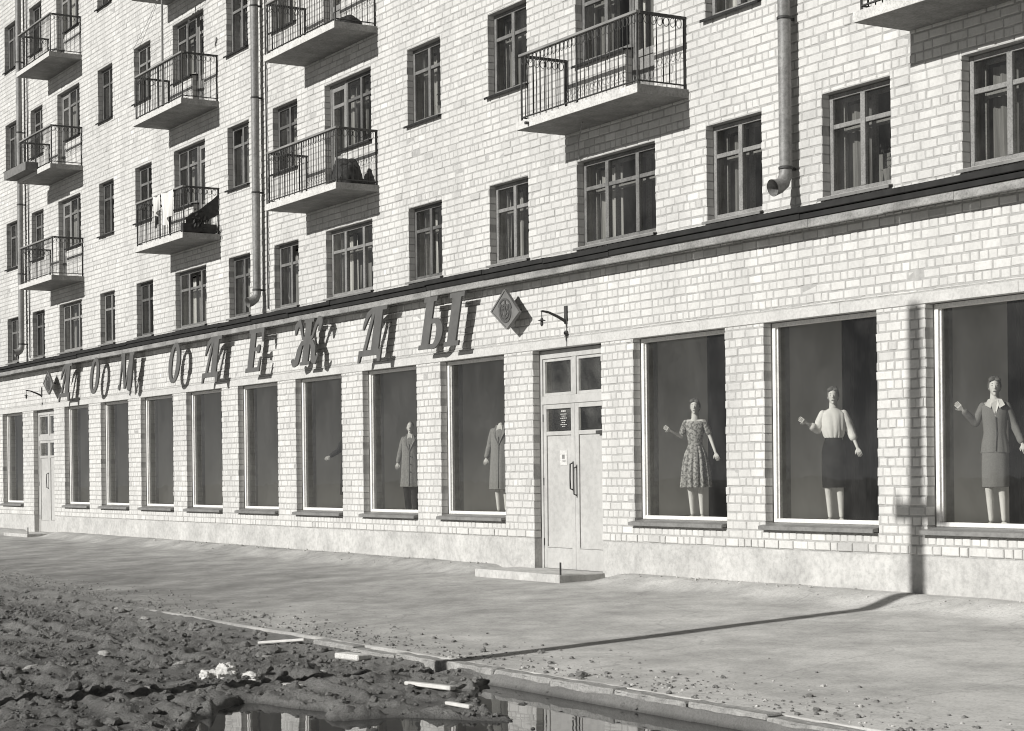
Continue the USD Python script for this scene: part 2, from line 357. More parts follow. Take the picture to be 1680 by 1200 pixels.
while xx < WX1:
    w = min(RNG.uniform(1.7, 2.1), WX1 - xx); a, c = RNG.uniform(-0.012, 0.012, 2)
    b.prism([(0.02, 4.412), (-0.262 + c, 4.412), (-0.268 + c, 4.418 + a), (-0.272 + c, 4.475 + a), (-0.255 + c, 4.48 + a), (0.02, 4.48)], xx, xx + w + 0.001)
    b2.prism([(0.02, 4.483), (-0.29 - c, 4.487 + a), (-0.30 - c, 4.493 + a), (-0.295 - c, 4.555 + a), (-0.28 - c, 4.562 + a), (0.02, 4.61)], xx, xx + w + 0.001)
    xx += w
b.build('cornice_flashing', M['tin'], building); b2.build('cornice_flashing', M['tin'], building)
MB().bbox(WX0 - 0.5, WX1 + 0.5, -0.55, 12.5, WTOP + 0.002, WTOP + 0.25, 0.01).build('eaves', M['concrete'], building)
b = MB(); b.box(WX0, WX0 + 0.3, 0.43, 12, -0.6, WTOP); b.box(WX1 - 0.3, WX1, 0.43, 12, -0.6, WTOP); b.box(WX0 + 0.3, WX1 - 0.3, 11.7, 12, -0.6, WTOP)
for z in (4.0, 6.55, 9.3, 12.05, 14.8): b.box(WX0 + 0.3, WX1 - 0.3, 0.43, 11.7, z - 0.12, z)
b.build('house_body', M['band'], building)

# ------------------------------------------------------------------ upper windows
def in_view(x, z, mx=150, mz=150):
    q = CM @ (np.array([x, 0, z]) - CAM); u, w = 840 + FPX * q[0] / q[2], 778.44 + FPX * q[1] / q[2]
    return -mx < u < 1680 + mx and -mz < w < 1200 + mz
def frame_grid(mb, x0, x1, z0, z1, n, ya, yb, bw=0.06, mw=0.08, tr=0.36, tw=0.055, cuts=None):
    """outer frame, mullions and transom; gives back the panes (x0, x1, z0, z1)"""
    mb.bbox(x0, x0 + bw, ya, yb, z0, z1); mb.bbox(x1 - bw, x1, ya, yb, z0, z1)
    mb.bbox(x0 + bw, x1 - bw, ya + 0.002, yb, z0, z0 + bw * 1.15); mb.bbox(x0 + bw, x1 - bw, ya + 0.002, yb, z1 - bw, z1)
    X = cuts or list(np.linspace(x0 + bw / 2, x1 - bw / 2, n + 1)[1:-1]); edges = [x0 + bw]
    for m in X: mb.bbox(m - mw / 2, m + mw / 2, ya - 0.006, yb, z0 + bw * 1.15, z1 - bw); edges += [m - mw / 2, m + mw / 2]
    edges.append(x1 - bw); panes = []
    for i in range(0, len(edges), 2):
        p, q = edges[i], edges[i + 1]
        if tr: mb.bbox(p, q, ya + 0.004, yb, z1 - tr - tw, z1 - tr); panes += [(p, q, z1 - tr, z1 - bw), (p, q, z0 + bw * 1.15, z1 - tr - tw)]
        else: panes.append((p, q, z0 + bw * 1.15, z1 - bw))
    return panes
def curtain(mb, xa, xb, za, zb, y, rr, amp=0.02):
    n = max(6, int((xb - xa) / 0.03)); t = np.linspace(0, 1, n + 1); ph = rr.uniform(0, 6); k = (xb - xa) / 0.11
    top = np.stack([xa + (xb - xa) * t, y + amp * np.sin(t * k * 6.28 + ph), np.full(n + 1, zb)], 1)
    bot = np.stack([xa + (xb - xa) * (0.06 * np.sin(3 * t) + t * 0.97), y + amp * 1.6 * np.sin(t * k * 6.28 + ph + 0.4), np.full(n + 1, za)], 1)
    mb.add(np.vstack([top, bot]), [(i, i + 1, n + 2 + i, n + 1 + i) for i in range(n)])
def room(mb, x0, x1, y0, y1, z0, z1):
    v = [(x, y, z) for x in (x0, x1) for y in (y0, y1) for z in (z0, z1)]
    mb.add(v, [(0, 2, 3, 1), (4, 5, 7, 6), (0, 4, 6, 2), (1, 3, 7, 5), (2, 6, 7, 3)])
rr = random.Random(5)
for ci, ri, a, b_, c, d, n in WIN:
    if not in_view((a + b_) / 2, (c + d) / 2): continue
    w = xf('window', building); fm = M[f'frame{rr.choice((0, 1, 1, 2)) if a < 4 else 2}']
    mb = MB(); cuts = None
    if n == 3: cuts = [a + (b_ - a) * 0.31, a + (b_ - a) * 0.70]
    panes = frame_grid(mb, a + 0.004, b_ - 0.004, c + 0.002, d - 0.002, n, 0.121, 0.185, cuts=cuts); mb.build('frame', fm, w)
    for p in panes:
        open_vent = p[3] > d - 0.1 and rr.random() < 0.08
        if open_vent: continue
        tl = rr.uniform(-0.004, 0.004); y = 0.150
        MB().add([(p[0] - 0.004, y + tl, p[2] - 0.004), (p[1] + 0.004, y - tl, p[2] - 0.004), (p[1] + 0.004, y - tl, p[3] + 0.004), (p[0] - 0.004, y + tl, p[3] + 0.004)], [(0, 1, 2, 3)]).build('pane', M['glass'], w)
    mb = MB(); frame_grid(mb, a + 0.03, b_ - 0.03, c + 0.03, d - 0.03, n, 0.29, 0.335, cuts=cuts, bw=0.05, mw=0.07); mb.build('inner_sash', M['frame2'], w)
    # tin sill
    if ri > 0 or True:
        pr = [(0.125, c + 0.012), (-0.055, c - 0.018), (-0.062, c - 0.024), (-0.06, c - 0.055), (-0.05, c - 0.055), (-0.05, c - 0.03), (0.125, c - 0.012)]
        MB().prism(pr, a - 0.03, b_ + 0.03).build('sill', M['tin'] if ri else M['sheet'], w)
    style = rr.random(); ya = 0.40
    if style < 0.85:
        wd = b_ - a; l, r_ = rr.uniform(0.12, 0.45), rr.uniform(0.1, 0.4)
        mb = MB(); curtain(mb, a - 0.05, a + wd * l, c - 0.1, d - 0.1, ya, rr); mb.build('curtain', M[f'cloth{rr.choice((1, 1, 2, 2, 3))}'], w)
        mb = MB(); curtain(mb, b_ - wd * r_, b_ + 0.05, c - 0.1, d - 0.1, ya + 0.02, rr); mb.build('curtain', M[f'cloth{rr.choice((0, 1, 2, 2, 3))}'], w)
    if rr.random() < 0.35:
        mb = MB(); curtain(mb, a - 0.02, b_ + 0.02, c - 0.05, c + (d - c) * rr.uniform(0.3, 0.55), ya + 0.05, rr, 0.012); mb.build('half_curtain', M[f'cloth{rr.choice((1, 2))}'], w)
    if rr.random() < 0.4:
        xp = rr.uniform(a + 0.25, b_ - 0.25); pot = MB(); pot.tube([(xp, 0.24, c + 0.08), (xp, 0.24, c + 0.22)], [0.05, 0.07], 10); pot.build('flower_pot', M['oldwood'], w)
        r9 = np.random.default_rng(int(xp * 77) % 9999 + 5); fb = MB()
        for _ in range(60):
            pp = np.array([xp, 0.235, c + 0.34]) + r9.normal(0, 1, 3) * [0.07, 0.02, 0.09]; aa = r9.normal(0, 1, 3); aa /= np.linalg.norm(aa); bb = np.cross(aa, [.3, .5, .8]); l_ = r9.uniform(.02, .045)
            fb.add([pp - aa * l_, pp + bb * l_ * .4, pp + aa * l_, pp - bb * l_ * .4], [(0, 1, 2, 3)])
        fb.build('pot_leaves', M['leaf'], w, kind='stuff')
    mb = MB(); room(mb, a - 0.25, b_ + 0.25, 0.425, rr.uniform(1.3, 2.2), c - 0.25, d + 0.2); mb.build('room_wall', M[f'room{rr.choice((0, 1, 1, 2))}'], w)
for ci, ri, a, b_, c, d in DOORLEAF:
    if not in_view((a + b_) / 2, (c + d) / 2): continue
    w = xf('balcony_door', building); fm = M[f'frame{rr.choice((1, 2))}']; mb = MB()
    ya, yb = 0.123, 0.18
    mb.bbox(a + 0.004, a + 0.05, ya, yb, c, d); mb.bbox(b_ - 0.05, b_ - 0.004, ya, yb, c, d); mb.bbox(a + 0.05, b_ - 0.05, ya, yb, d - 0.05, d); mb.bbox(a + 0.05, b_ - 0.05, ya, yb, c, c + 0.06); mb.build('frame', fm, w)
    mb = MB(); y2 = ya + 0.012
    mb.bbox(a + 0.052, a + 0.13, y2, yb, c + 0.062, d - 0.052); mb.bbox(b_ - 0.13, b_ - 0.052, y2, yb, c + 0.062, d - 0.052)
    zt = d - 0.40; zp = c + 0.75
    for p, q_ in ((d - 0.13, d - 0.052), (zt - 0.03, zt + 0.03), (zp - 0.05, zp + 0.05), (c + 0.062, c + 0.2)): mb.bbox(a + 0.13, b_ - 0.13, y2 + 0.002, yb, p, q_)
    mb.bbox(a + 0.13, b_ - 0.13, y2 + 0.02, yb - 0.01, c + 0.2, zp - 0.05); mb.build('leaf', M['frame2'], w)
    for p, q_ in ((zt + 0.03, d - 0.13), (zp + 0.05, zt - 0.03)):
        MB().add([(a + 0.125, 0.155, p), (b_ - 0.125, 0.155, p), (b_ - 0.125, 0.155, q_), (a + 0.125, 0.155, q_)], [(0, 1, 2, 3)]).build('pane', M['glass'], w)
    mb = MB(); curtain(mb, a + 0.02, b_ - 0.02, c + 0.3, d - 0.1, 0.34, rr); mb.build('curtain', M[f'cloth{rr.choice((1, 2, 3))}'], w)
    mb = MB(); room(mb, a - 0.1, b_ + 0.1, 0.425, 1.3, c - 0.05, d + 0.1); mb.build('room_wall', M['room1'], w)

# ------------------------------------------------------------------ shop windows and their display bays
for i, (a, b_) in enumerate(SHOP):
    w = xf('shop_window', building); mb = MB()
    zf0, zf1 = 0.785, S_TOP - 0.004; ya, yb = 0.135, 0.215; bw = 0.062
    mb.bbox(a + 0.003, a + bw, ya, yb, zf0, zf1); mb.bbox(b_ - bw, b_ - 0.003, ya, yb, zf0, zf1); mb.bbox(a + bw, b_ - bw, ya + 0.002, yb, zf0, zf0 + 0.05); mb.bbox(a + bw, b_ - bw, ya + 0.002, yb, zf1 - 0.055, zf1)
    mb.bbox(a + bw, a + bw + 0.02, ya + 0.03, yb, zf0 + 0.05, zf1 - 0.055); mb.bbox(b_ - bw - 0.02, b_ - bw, ya + 0.03, yb, zf0 + 0.05, zf1 - 0.055)
    mb.build('frame', M['whitepaint'], w)
    tl = rr.uniform(-0.006, 0.006)
    MB().add([(a + 0.06, 0.18 + tl, zf0 + 0.045), (b_ - 0.06, 0.18 - tl, zf0 + 0.045), (b_ - 0.06, 0.18 - tl, zf1 - 0.05), (a + 0.06, 0.18 + tl, zf1 - 0.05)], [(0, 1, 2, 3)]).build('pane', M['shopglass'], w)
    pr = [(0.133, 0.782), (-0.070, 0.748), (-0.078, 0.742), (-0.080, 0.700), (-0.066, 0.697), (-0.06, 0.712), (0.0, 0.712), (0.02, 0.700), (0.133, 0.700)]
    MB().prism(pr, a - 0.045, b_ - 0.004).build('sill', M['sheet'], w)
    MB().bbox(a - 0.04, b_ + 0.02, 0.217, 2.0, 0.66, 0.775).build('display_floor', M['displayfloor'], w)
    MB().box(a - 0.06, a - 0.012, 0.425, 1.28, 0.777, 3.5).build('side_screen', M['partition'], w)
    MB().box(a - 0.04, b_ + 0.02, 0.425, 1.6, 3.42, 3.46).build('bounce_panel', M['whitepaint'], w)  # white panel added overhead to bounce sunlight from the floor into the bay
    mb = MB(); n = 60; t = np.linspace(a - 1.2, b_ + 0.3, n); yy = 2.05 + 0.05 * np.sin(t * 19) + 0.02 * np.sin(t * 47 + 1)
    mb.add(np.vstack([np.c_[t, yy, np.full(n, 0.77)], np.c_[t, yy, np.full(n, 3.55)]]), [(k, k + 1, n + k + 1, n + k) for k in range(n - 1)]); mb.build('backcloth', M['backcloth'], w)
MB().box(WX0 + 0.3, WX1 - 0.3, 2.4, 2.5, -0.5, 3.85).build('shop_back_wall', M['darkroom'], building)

# ------------------------------------------------------------------ entrance doors
def entrance(a, b_, full):
    w = xf('entrance_door', building); z0, z1 = 0.0, 3.256; ya, yb = 0.135, 0.20; mid = (a + b_) / 2 - 0.19 if full else (a + b_) / 2
    mid = a + (b_ - a) * 0.40 if full else mid
    mid = (a + b_) / 2
    mb = MB()
    mb.bbox(a + 0.003, a + 0.055, ya, yb, z0, z1); mb.bbox(b_ - 0.055, b_ - 0.003, ya, yb, z0, z1)
    mb.bbox(a + 0.055, b_ - 0.055, ya, yb, z1 - 0.12, z1); mb.bbox(a + 0.055, b_ - 0.055, ya, yb, 2.455, 2.58)
    mb.bbox(mid - 0.055, mid + 0.055, ya + 0.004, yb, 2.58, z1 - 0.12)
    mb.build('frame', M['door'], w)
    for p, q_ in ((a + 0.055, mid - 0.055), (mid + 0.055, b_ - 0.055)):
        mb = MB(); y2 = ya + 0.02
        for r0, r1, s0, s1 in ((p, p + 0.05, 2.58, z1 - 0.12), (q_ - 0.05, q_, 2.58, z1 - 0.12), (p + 0.05, q_ - 0.05, 2.58, 2.625), (p + 0.05, q_ - 0.05, z1 - 0.165, z1 - 0.12)): mb.bbox(r0, r1, y2, yb, s0, s1)
        mb.build('transom_sash', M['door'], w)
        MB().box(p + 0.045, q_ - 0.045, 0.172, 0.176, 2.62, z1 - 0.16).build('pane', M['glass'], w)
    for side, (p, q_) in enumerate(((a + 0.057, mid - 0.003), (mid + 0.003, b_ - 0.057))):
        mb = MB(); y2 = ya + 0.012; o, i_ = (0.085, 0.10) if side == 0 else (0.10, 0.085)
        lo, hi = z0 + 0.012, 2.452
        mb.bbox(p, p + o, y2, yb, lo, hi); mb.bbox(q_ - i_, q_, y2, yb, lo, hi)
        for s0, s1 in ((lo, 0.32), (1.99, 2.05), (2.385, hi)): mb.bbox(p + o, q_ - i_, y2 + 0.001, yb, s0, s1)
        mb.build('leaf', M['door'], w)
        MB().bbox(p + o - 0.004, q_ - i_ + 0.004, y2 + 0.022, yb - 0.01, 0.31, 1.995, 0.006).build('panel', M['door'], w)
        MB().box(p + o - 0.004, q_ - i_ + 0.004, 0.172, 0.176, 2.045, 2.39).build('pane', M['glass'], w)
        xh = p + 0.004 if side == 0 else q_ - 0.004
        for zz in (0.35, 1.25, 2.2): MB().tube([(xh, y2 - 0.006, zz), (xh, y2 - 0.006, zz + 0.11)], 0.009, 8).build('hinge', M['iron'], w, smooth=40)
        MB().bbox(p + o + 0.0, q_ - i_, y2 + 0.004, y2 + 0.02, 0.155 + 0.17, 0.34, 0.003).build('moulding', M['door'], w)
        if side == 1 and full:
            mb = MB(); mb.tube([(p + 0.045, y2 - 0.002, 1.52), (p + 0.045, y2 - 0.055, 1.50), (p + 0.045, y2 - 0.06, 1.30), (p + 0.045, y2 - 0.055, 1.12), (p + 0.045, y2 - 0.002, 1.10)], 0.012, 8); mb.bbox(p + 0.032, p + 0.058, y2 - 0.006, y2, 1.07, 1.55, 0.002); mb.build('handle', M['iron'], w)
        elif side == 0:
            mb = MB(); x = q_ - 0.045; mb.tube([(x, y2 - 0.002, 1.58), (x, y2 - 0.055, 1.56), (x, y2 - 0.06, 1.36), (x, y2 - 0.055, 1.2), (x, y2 - 0.002, 1.18)], 0.012, 8); mb.bbox(x - 0.014, x + 0.014, y2 - 0.006, y2, 1.16, 1.60, 0.002); mb.build('handle', M['iron'], w)
    if full:                                             # notices on the left leaf: an hours card behind the glass and a pinned sheet
        x = (a + 0.057 + mid) / 2
        mb = MB(); r2 = random.Random(3)
        for row, zz in enumerate((2.345, 2.30, 2.27, 2.24, 2.205, 2.175, 2.145, 2.12)):
            hw = (0.06, 0.085, 0.05, 0.09, 0.07, 0.05, 0.085, 0.04)[('2.345', '2.3', '2.27', '2.24', '2.205', '2.175', '2.145', '2.12').index(str(zz))]; xx = x + 0.10 - hw; end = x + 0.10 + hw
            while xx < end:
                l = r2.uniform(0.018, 0.05); mb.box(xx, min(xx + l, end), 0.168, 0.170, zz - (0.012 if row == 0 else 0.005), zz + (0.012 if row == 0 else 0.005)); xx += l + 0.012
        mb.build('notice_lettering', M['paper'], w)
        MB().bbox(x + 0.0, x + 0.19, ya + 0.028, ya + 0.0335, 1.545, 1.765, 0.001).build('pinned_sheet', M['paper'], w)
        mb = MB(); mb.box(x + 0.06, x + 0.13, ya + 0.0255, ya + 0.0275, 1.64, 1.70); mb.box(x + 0.07, x + 0.15, ya + 0.0255, ya + 0.0275, 1.60, 1.615); mb.build('sheet_print', M['sheet'], w)
        MB().bbox(b_ - 0.30, b_ - 0.06, ya - 0.035, ya - 0.001, 1.99, 2.035, 0.004).build('door_closer', M['iron'], w)
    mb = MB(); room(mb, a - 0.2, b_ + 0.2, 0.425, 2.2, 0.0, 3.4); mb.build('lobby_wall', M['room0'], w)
entrance(*DOORS[1], True); entrance(*DOORS[0], False)

# ------------------------------------------------------------------ balconies
def balcony(ci, ri):
    xa, xb = BALC[ci]; zb = SLAB[ri]; zt = zb + 0.112; D = 0.82
    w = xf('balcony', building); r = random.Random(ci * 7 + ri)
    # slab with a chipped edge
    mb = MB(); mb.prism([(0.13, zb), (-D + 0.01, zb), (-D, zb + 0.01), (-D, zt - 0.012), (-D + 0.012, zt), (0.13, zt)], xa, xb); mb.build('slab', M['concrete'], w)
    mb = MB(); mb.bbox(xa - 0.004, xb + 0.004, -D - 0.012, -D - 0.001, zb - 0.002, zt + 0.004, 0.003); mb.build('front_edge', M['lit_edge'], w)  # thin paler strip carrying the painted sunlight of the slab front
    ia, ib, yf_ = xa + 0.07, xb - 0.07, -D + 0.05; zr = zt + 0.95
    mb = MB(); mb.bbox(ia - 0.03, ib + 0.03, yf_ - 0.035, yf_ + 0.035, zr - 0.018, zr + 0.018, 0.004); mb.build('handrail', M['railwood'], w)
    for x in (ia, ib): MB().bbox(x - 0.025, x + 0.025, yf_ + 0.037, 0.0, zr - 0.02, zr + 0.016, 0.004).build('side_rail', M['iron'], w)
    mb = MB(); zlo = zt + 0.065
    mb.bbox(ia, ib, yf_ - 0.014, yf_ + 0.014, zlo - 0.008, zlo + 0.008, 0.002)
    for x in (ia, ib): mb.bbox(x - 0.014, x + 0.014, yf_ + 0.016, 0.0, zlo - 0.008, zlo + 0.008, 0.002)
    mb.build('bottom_rail', M['iron'], w)
    for x, y in ((ia, yf_), (ib, yf_), (ia, -0.02), (ib, -0.02), ((ia + ib) / 2, yf_)):
        MB().bbox(x - 0.012, x + 0.012, y - 0.012, y + 0.012, zt - 0.01, zr - 0.02, 0.003).build('post', M['iron'], w)
    pos = [(x, yf_) for x in np.arange(ia + 0.1, ib - 0.05, 0.103)] + [(x, y) for x in (ia, ib) for y in np.arange(yf_ + 0.1, -0.06, 0.103)]
    single = ci in (8, 11, 14) or (ci == 5 and ri == 1)
    rings = MB(); allb = MB()
    for k, (x, y) in enumerate(pos):
        bend = r.gauss(0, 0.003)
        mb = MB() if single else allb
        bw_ = 0.0048 if ci != 2 else 0.004; mb.box(x - bw_ + bend, x + bw_ + bend, y - bw_, y + bw_, zlo + 0.008, zr - 0.018)
        if single: mb.build('baluster', M['iron'], w)
    if not single: allb.build('balusters', M['iron'], w, kind='stuff')
    th = np.linspace(0, 2 * np.pi, 13)
    def ringat(c, along):
        P = np.array([c + along * 0.042 * math.cos(t) + np.array([0, 0, 0.06]) * math.sin(t) for t in th]); rings.tube(P, 0.005, 4, False)
    for x in np.arange(ia + 0.0515, ib - 0.02, 0.103): ringat(np.array([x, yf_, zr - 0.082]), np.array([1.0, 0, 0]))
    for x in (ia, ib):
        for y in np.arange(yf_ + 0.0515, -0.03, 0.103): ringat(np.array([x, y, zr - 0.082]), np.array([0, 1.0, 0]))
    rings.build('scroll_rings', M['iron'], w)
    if ci == 11:
        mb = MB(); mb.tube([(xa + 0.35, -D + 0.05, zb + 0.055), (xa + 0.35, -D - 0.07, zb + 0.05)], 0.022, 8); mb.build('drain_spout', M['iron'], w)
for ci in BALC:
    for ri in (1, 2, 3):
        xm = sum(BALC[ci]) / 2
        if in_view(xm, SLAB[ri], 250, 130): balcony(ci, ri)

# ------------------------------------------------------------------ drainpipes
def drainpipe(x, zbot=4.72):
    w = xf('drainpipe', building); R = 0.080; y = -0.15; z = 5.06
    r = random.Random(int(x * 10))
    while z < WTOP:
        l = min(1.9 + r.uniform(-0.1, 0.1), WTOP - z); dx = r.uniform(-0.006, 0.006)
        mb = MB(); mb.tube([(x + dx, y, z), (x + dx, y, z + l - 0.05), (x + dx, y, z + l)], [R - 0.004, R, R + 0.003], 18); mb.build('pipe_section', M['pipe'], w, smooth=40)
        mb = MB(); mb.tube([(x + dx, y, z + 0.01), (x + dx, y, z + 0.018), (x + dx, y, z + 0.04), (x + dx, y, z + 0.048)], [R, R + 0.009, R + 0.009, R], 18, False); mb.box(x - 0.012, x + 0.012, y + R - 0.01, 0.03, z + 0.01, z + 0.045); mb.build('bracket', M['iron'], w, smooth=40)
        z += l
    # shoe: an open mouth thrown towards the street
    P = [(x, y, 5.06), (x, y - 0.005, 4.99), (x, y - 0.04, 4.91), (x, y - 0.11, 4.86), (x, y - 0.20, 4.835)]
    mb = MB(); mb.tube(P, [R, R, R + 0.005, R + 0.012, R + 0.026], 20, False); mb.tube([(p[0], p[1], p[2]) for p in P], [R - 0.005, R - 0.005, R, R + 0.007, R + 0.021], 20, False); mb.build('shoe', M['pipe'], w, smooth=50)
for x in (6.79, -9.43, -25.60): drainpipe(x)
mb = MB(); mb.tube([(-25.25, -0.03, z) for z in np.linspace(4.7, WTOP, 12)], 0.016, 6); mb.tube([(-9.17, -0.03, z) for z in np.linspace(4.7, WTOP, 12)], 0.016, 6); mb.build('wall_cable', M['iron'], building)

# ------------------------------------------------------------------ the ground
def pav_h(x, d):
    x, d = np.asarray(x, float), np.asarray(d, float)
    t = np.clip((d - 0.15) / 0.65, 0, 1); t = t * t * (3 - 2 * t)
    dip = np.maximum(*[np.clip(1 - (np.abs(x - c) - w_) / 0.55, 0, 1) for c, w_ in ((1.33, 1.32), (-24.3, 1.2))])
    h = 0.035 * (1 - dip) - 0.085 * dip - (0.135 - 0.12 * dip) * t - 0.05 * np.clip(d - 0.7, 0, None)
    return h + 0.03 * np.clip((-x - 4) / 10, 0, 1) + 0.018 * (meshkit.fbm(np.stack([x * 0.5, d * 0.7, 0 * x], -1), 3, 3) - 0.5) + 0.03 * np.clip(0.5 - d, 0, 1) * (meshkit.fbm(np.stack([x * 2.2, d * 2, 0 * x], -1), 3, 9) - 0.5)
KERB = 5.92
def grid_mesh(xs, ds, hf):
    Xg, Dg = np.meshgrid(xs, ds); h = hf(Xg, Dg); nx, nd = len(xs), len(ds)
    v = np.stack([Xg, -Dg, h], -1).reshape(-1, 3); i = np.arange(nx * nd).reshape(nd, nx)
    f = np.stack([i[:-1, :-1], i[1:, :-1], i[1:, 1:], i[:-1, 1:]], -1).reshape(-1, 4)
    return v, f
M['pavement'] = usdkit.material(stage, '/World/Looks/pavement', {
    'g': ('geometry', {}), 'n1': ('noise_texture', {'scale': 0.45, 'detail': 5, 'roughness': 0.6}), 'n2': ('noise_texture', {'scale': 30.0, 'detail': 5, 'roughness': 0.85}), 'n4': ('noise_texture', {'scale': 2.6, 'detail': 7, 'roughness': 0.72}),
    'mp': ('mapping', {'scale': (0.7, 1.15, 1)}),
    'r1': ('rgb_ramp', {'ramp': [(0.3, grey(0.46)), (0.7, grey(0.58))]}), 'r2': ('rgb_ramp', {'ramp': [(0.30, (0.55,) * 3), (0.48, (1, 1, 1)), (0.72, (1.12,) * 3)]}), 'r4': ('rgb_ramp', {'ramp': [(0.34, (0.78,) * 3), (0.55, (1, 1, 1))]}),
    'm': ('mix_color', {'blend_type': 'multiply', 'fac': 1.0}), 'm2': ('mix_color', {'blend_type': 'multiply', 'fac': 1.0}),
    's': ('separate_xyz', {}), 'dy': ('map_range', {'from_min': 0.0, 'from_max': -6.0, 'to_min': 0.45, 'to_max': 1.0, 'clamp': True}), 'dx': ('map_range', {'from_min': 14.0, 'from_max': -3.0, 'to_min': 0.0, 'to_max': 0.5, 'clamp': True}), 'a1': ('math', {'math_type': 'multiply'}), 'n5': ('noise_texture', {'scale': 1.1, 'detail': 8, 'roughness': 0.72}), 'a2': ('math', {'math_type': 'add'}), 'dr': ('map_range', {'from_min': 0.50, 'from_max': 1.05, 'clamp': True}), 'dm': ('mix_color', {'b': grey(0.17)}),  # brightening towards the right is painted in; towards the mud it is dirt
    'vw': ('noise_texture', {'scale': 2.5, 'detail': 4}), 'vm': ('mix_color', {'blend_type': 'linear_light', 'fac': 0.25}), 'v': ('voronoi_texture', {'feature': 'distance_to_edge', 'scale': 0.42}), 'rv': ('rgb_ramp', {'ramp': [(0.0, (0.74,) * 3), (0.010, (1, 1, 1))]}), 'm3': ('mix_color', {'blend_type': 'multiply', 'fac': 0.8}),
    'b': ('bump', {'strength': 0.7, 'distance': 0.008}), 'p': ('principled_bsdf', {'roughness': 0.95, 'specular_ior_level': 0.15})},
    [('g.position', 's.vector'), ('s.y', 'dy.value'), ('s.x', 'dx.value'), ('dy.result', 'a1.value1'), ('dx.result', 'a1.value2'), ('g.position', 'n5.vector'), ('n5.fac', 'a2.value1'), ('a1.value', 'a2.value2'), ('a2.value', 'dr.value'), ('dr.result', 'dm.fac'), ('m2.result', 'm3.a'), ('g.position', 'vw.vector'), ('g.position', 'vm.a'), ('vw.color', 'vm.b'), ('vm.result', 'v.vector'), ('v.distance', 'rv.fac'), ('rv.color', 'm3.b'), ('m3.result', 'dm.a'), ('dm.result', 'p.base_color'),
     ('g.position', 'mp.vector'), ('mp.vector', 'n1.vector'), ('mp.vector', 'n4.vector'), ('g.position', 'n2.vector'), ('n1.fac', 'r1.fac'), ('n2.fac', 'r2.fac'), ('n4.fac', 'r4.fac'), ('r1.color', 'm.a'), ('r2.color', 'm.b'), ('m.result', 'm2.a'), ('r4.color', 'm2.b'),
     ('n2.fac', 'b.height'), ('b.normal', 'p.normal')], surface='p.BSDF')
M['mud'] = usdkit.material(stage, '/World/Looks/mud', {
    'g': ('geometry', {}), 'n1': ('noise_texture', {'scale': 1.3, 'detail': 6, 'roughness': 0.65}), 'n2': ('noise_texture', {'scale': 45.0, 'detail': 6, 'roughness': 0.75}),
    'r1': ('rgb_ramp', {'ramp': [(0.3, grey(0.14)), (0.7, grey(0.30))]}), 'r2': ('rgb_ramp', {'ramp': [(0.3, (0.6,) * 3), (0.6, (1.1,) * 3)]}), 'm': ('mix_color', {'blend_type': 'multiply', 'fac': 1.0}),
    's': ('separate_xyz', {}), 'n5': ('noise_texture', {'scale': 0.9, 'detail': 6, 'roughness': 0.7}), 'dy': ('map_range', {'from_min': -7.4, 'from_max': -4.6, 'to_min': 0.0, 'to_max': 1.0, 'clamp': False}), 'da': ('math', {'math_type': 'add'}), 'dr': ('map_range', {'from_min': 0.72, 'from_max': 1.45, 'to_min': 0.0, 'to_max': 1.0, 'clamp': True}), 'dm': ('mix_color', {'b': grey(0.33)}), 'w': ('map_range', {'from_min': -0.49, 'from_max': -0.44, 'to_min': 0.45, 'to_max': 1.0, 'clamp': True}), 'mw': ('mix_color', {'blend_type': 'multiply', 'fac': 1.0}),
    'rw': ('map_range', {'from_min': -0.49, 'from_max': -0.43, 'to_min': 0.3, 'to_max': 0.9, 'clamp': True}),
    'b': ('bump', {'strength': 1.0, 'distance': 0.045}), 'p': ('principled_bsdf', {'specular_ior_level': 0.3})},
    [('g.position', 'n1.vector'), ('g.position', 'n2.vector'), ('n1.fac', 'r1.fac'), ('n2.fac', 'r2.fac'), ('r1.color', 'm.a'), ('r2.color', 'm.b'), ('g.position', 's.vector'), ('s.z', 'w.value'), ('s.z', 'rw.value'),
     ('g.position', 'n5.vector'), ('s.y', 'dy.value'), ('n5.fac', 'da.value1'), ('dy.result', 'da.value2'), ('da.value', 'dr.value'), ('dr.result', 'dm.fac'), ('m.result', 'dm.a'), ('dm.result', 'mw.a'), ('w.result', 'mw.b'), ('mw.result', 'p.base_color'), ('rw.result', 'p.roughness'), ('n2.fac', 'b.height'), ('b.normal', 'p.normal')], surface='p.BSDF')
M['water'] = usdkit.material(stage, '/World/Looks/water', {
    'g': ('geometry', {}), 'n': ('noise_texture', {'scale': 2.0, 'detail': 2}), 'b': ('bump', {'strength': 0.06, 'distance': 0.02}),
    'p': ('principled_bsdf', {'base_color': grey(0.03), 'roughness': 0.02, 'ior': 1.33, 'specular_ior_level': 0.5})},
    [('g.position', 'n.vector'), ('n.fac', 'b.height'), ('b.normal', 'p.normal')], surface='p.BSDF')
M['kerb'] = mat('kerb_stone', 0.24, 0.40, 6, 0.92, 0.012, 40, grime=0.35)
v, f = grid_mesh(np.concatenate([np.arange(-60, -30, 1.0), np.arange(-30, 20, 0.11), np.arange(20, 61, 1.0)]), np.r_[np.arange(-0.02, KERB - 0.03, 0.085), KERB - 0.004, KERB - 0.003], lambda x, d: pav_h(x, d) - 0.5 * (d > KERB - 0.0035))
MB().add(v, f).build('pavement', M['pavement'], smooth=True, kind='structure')
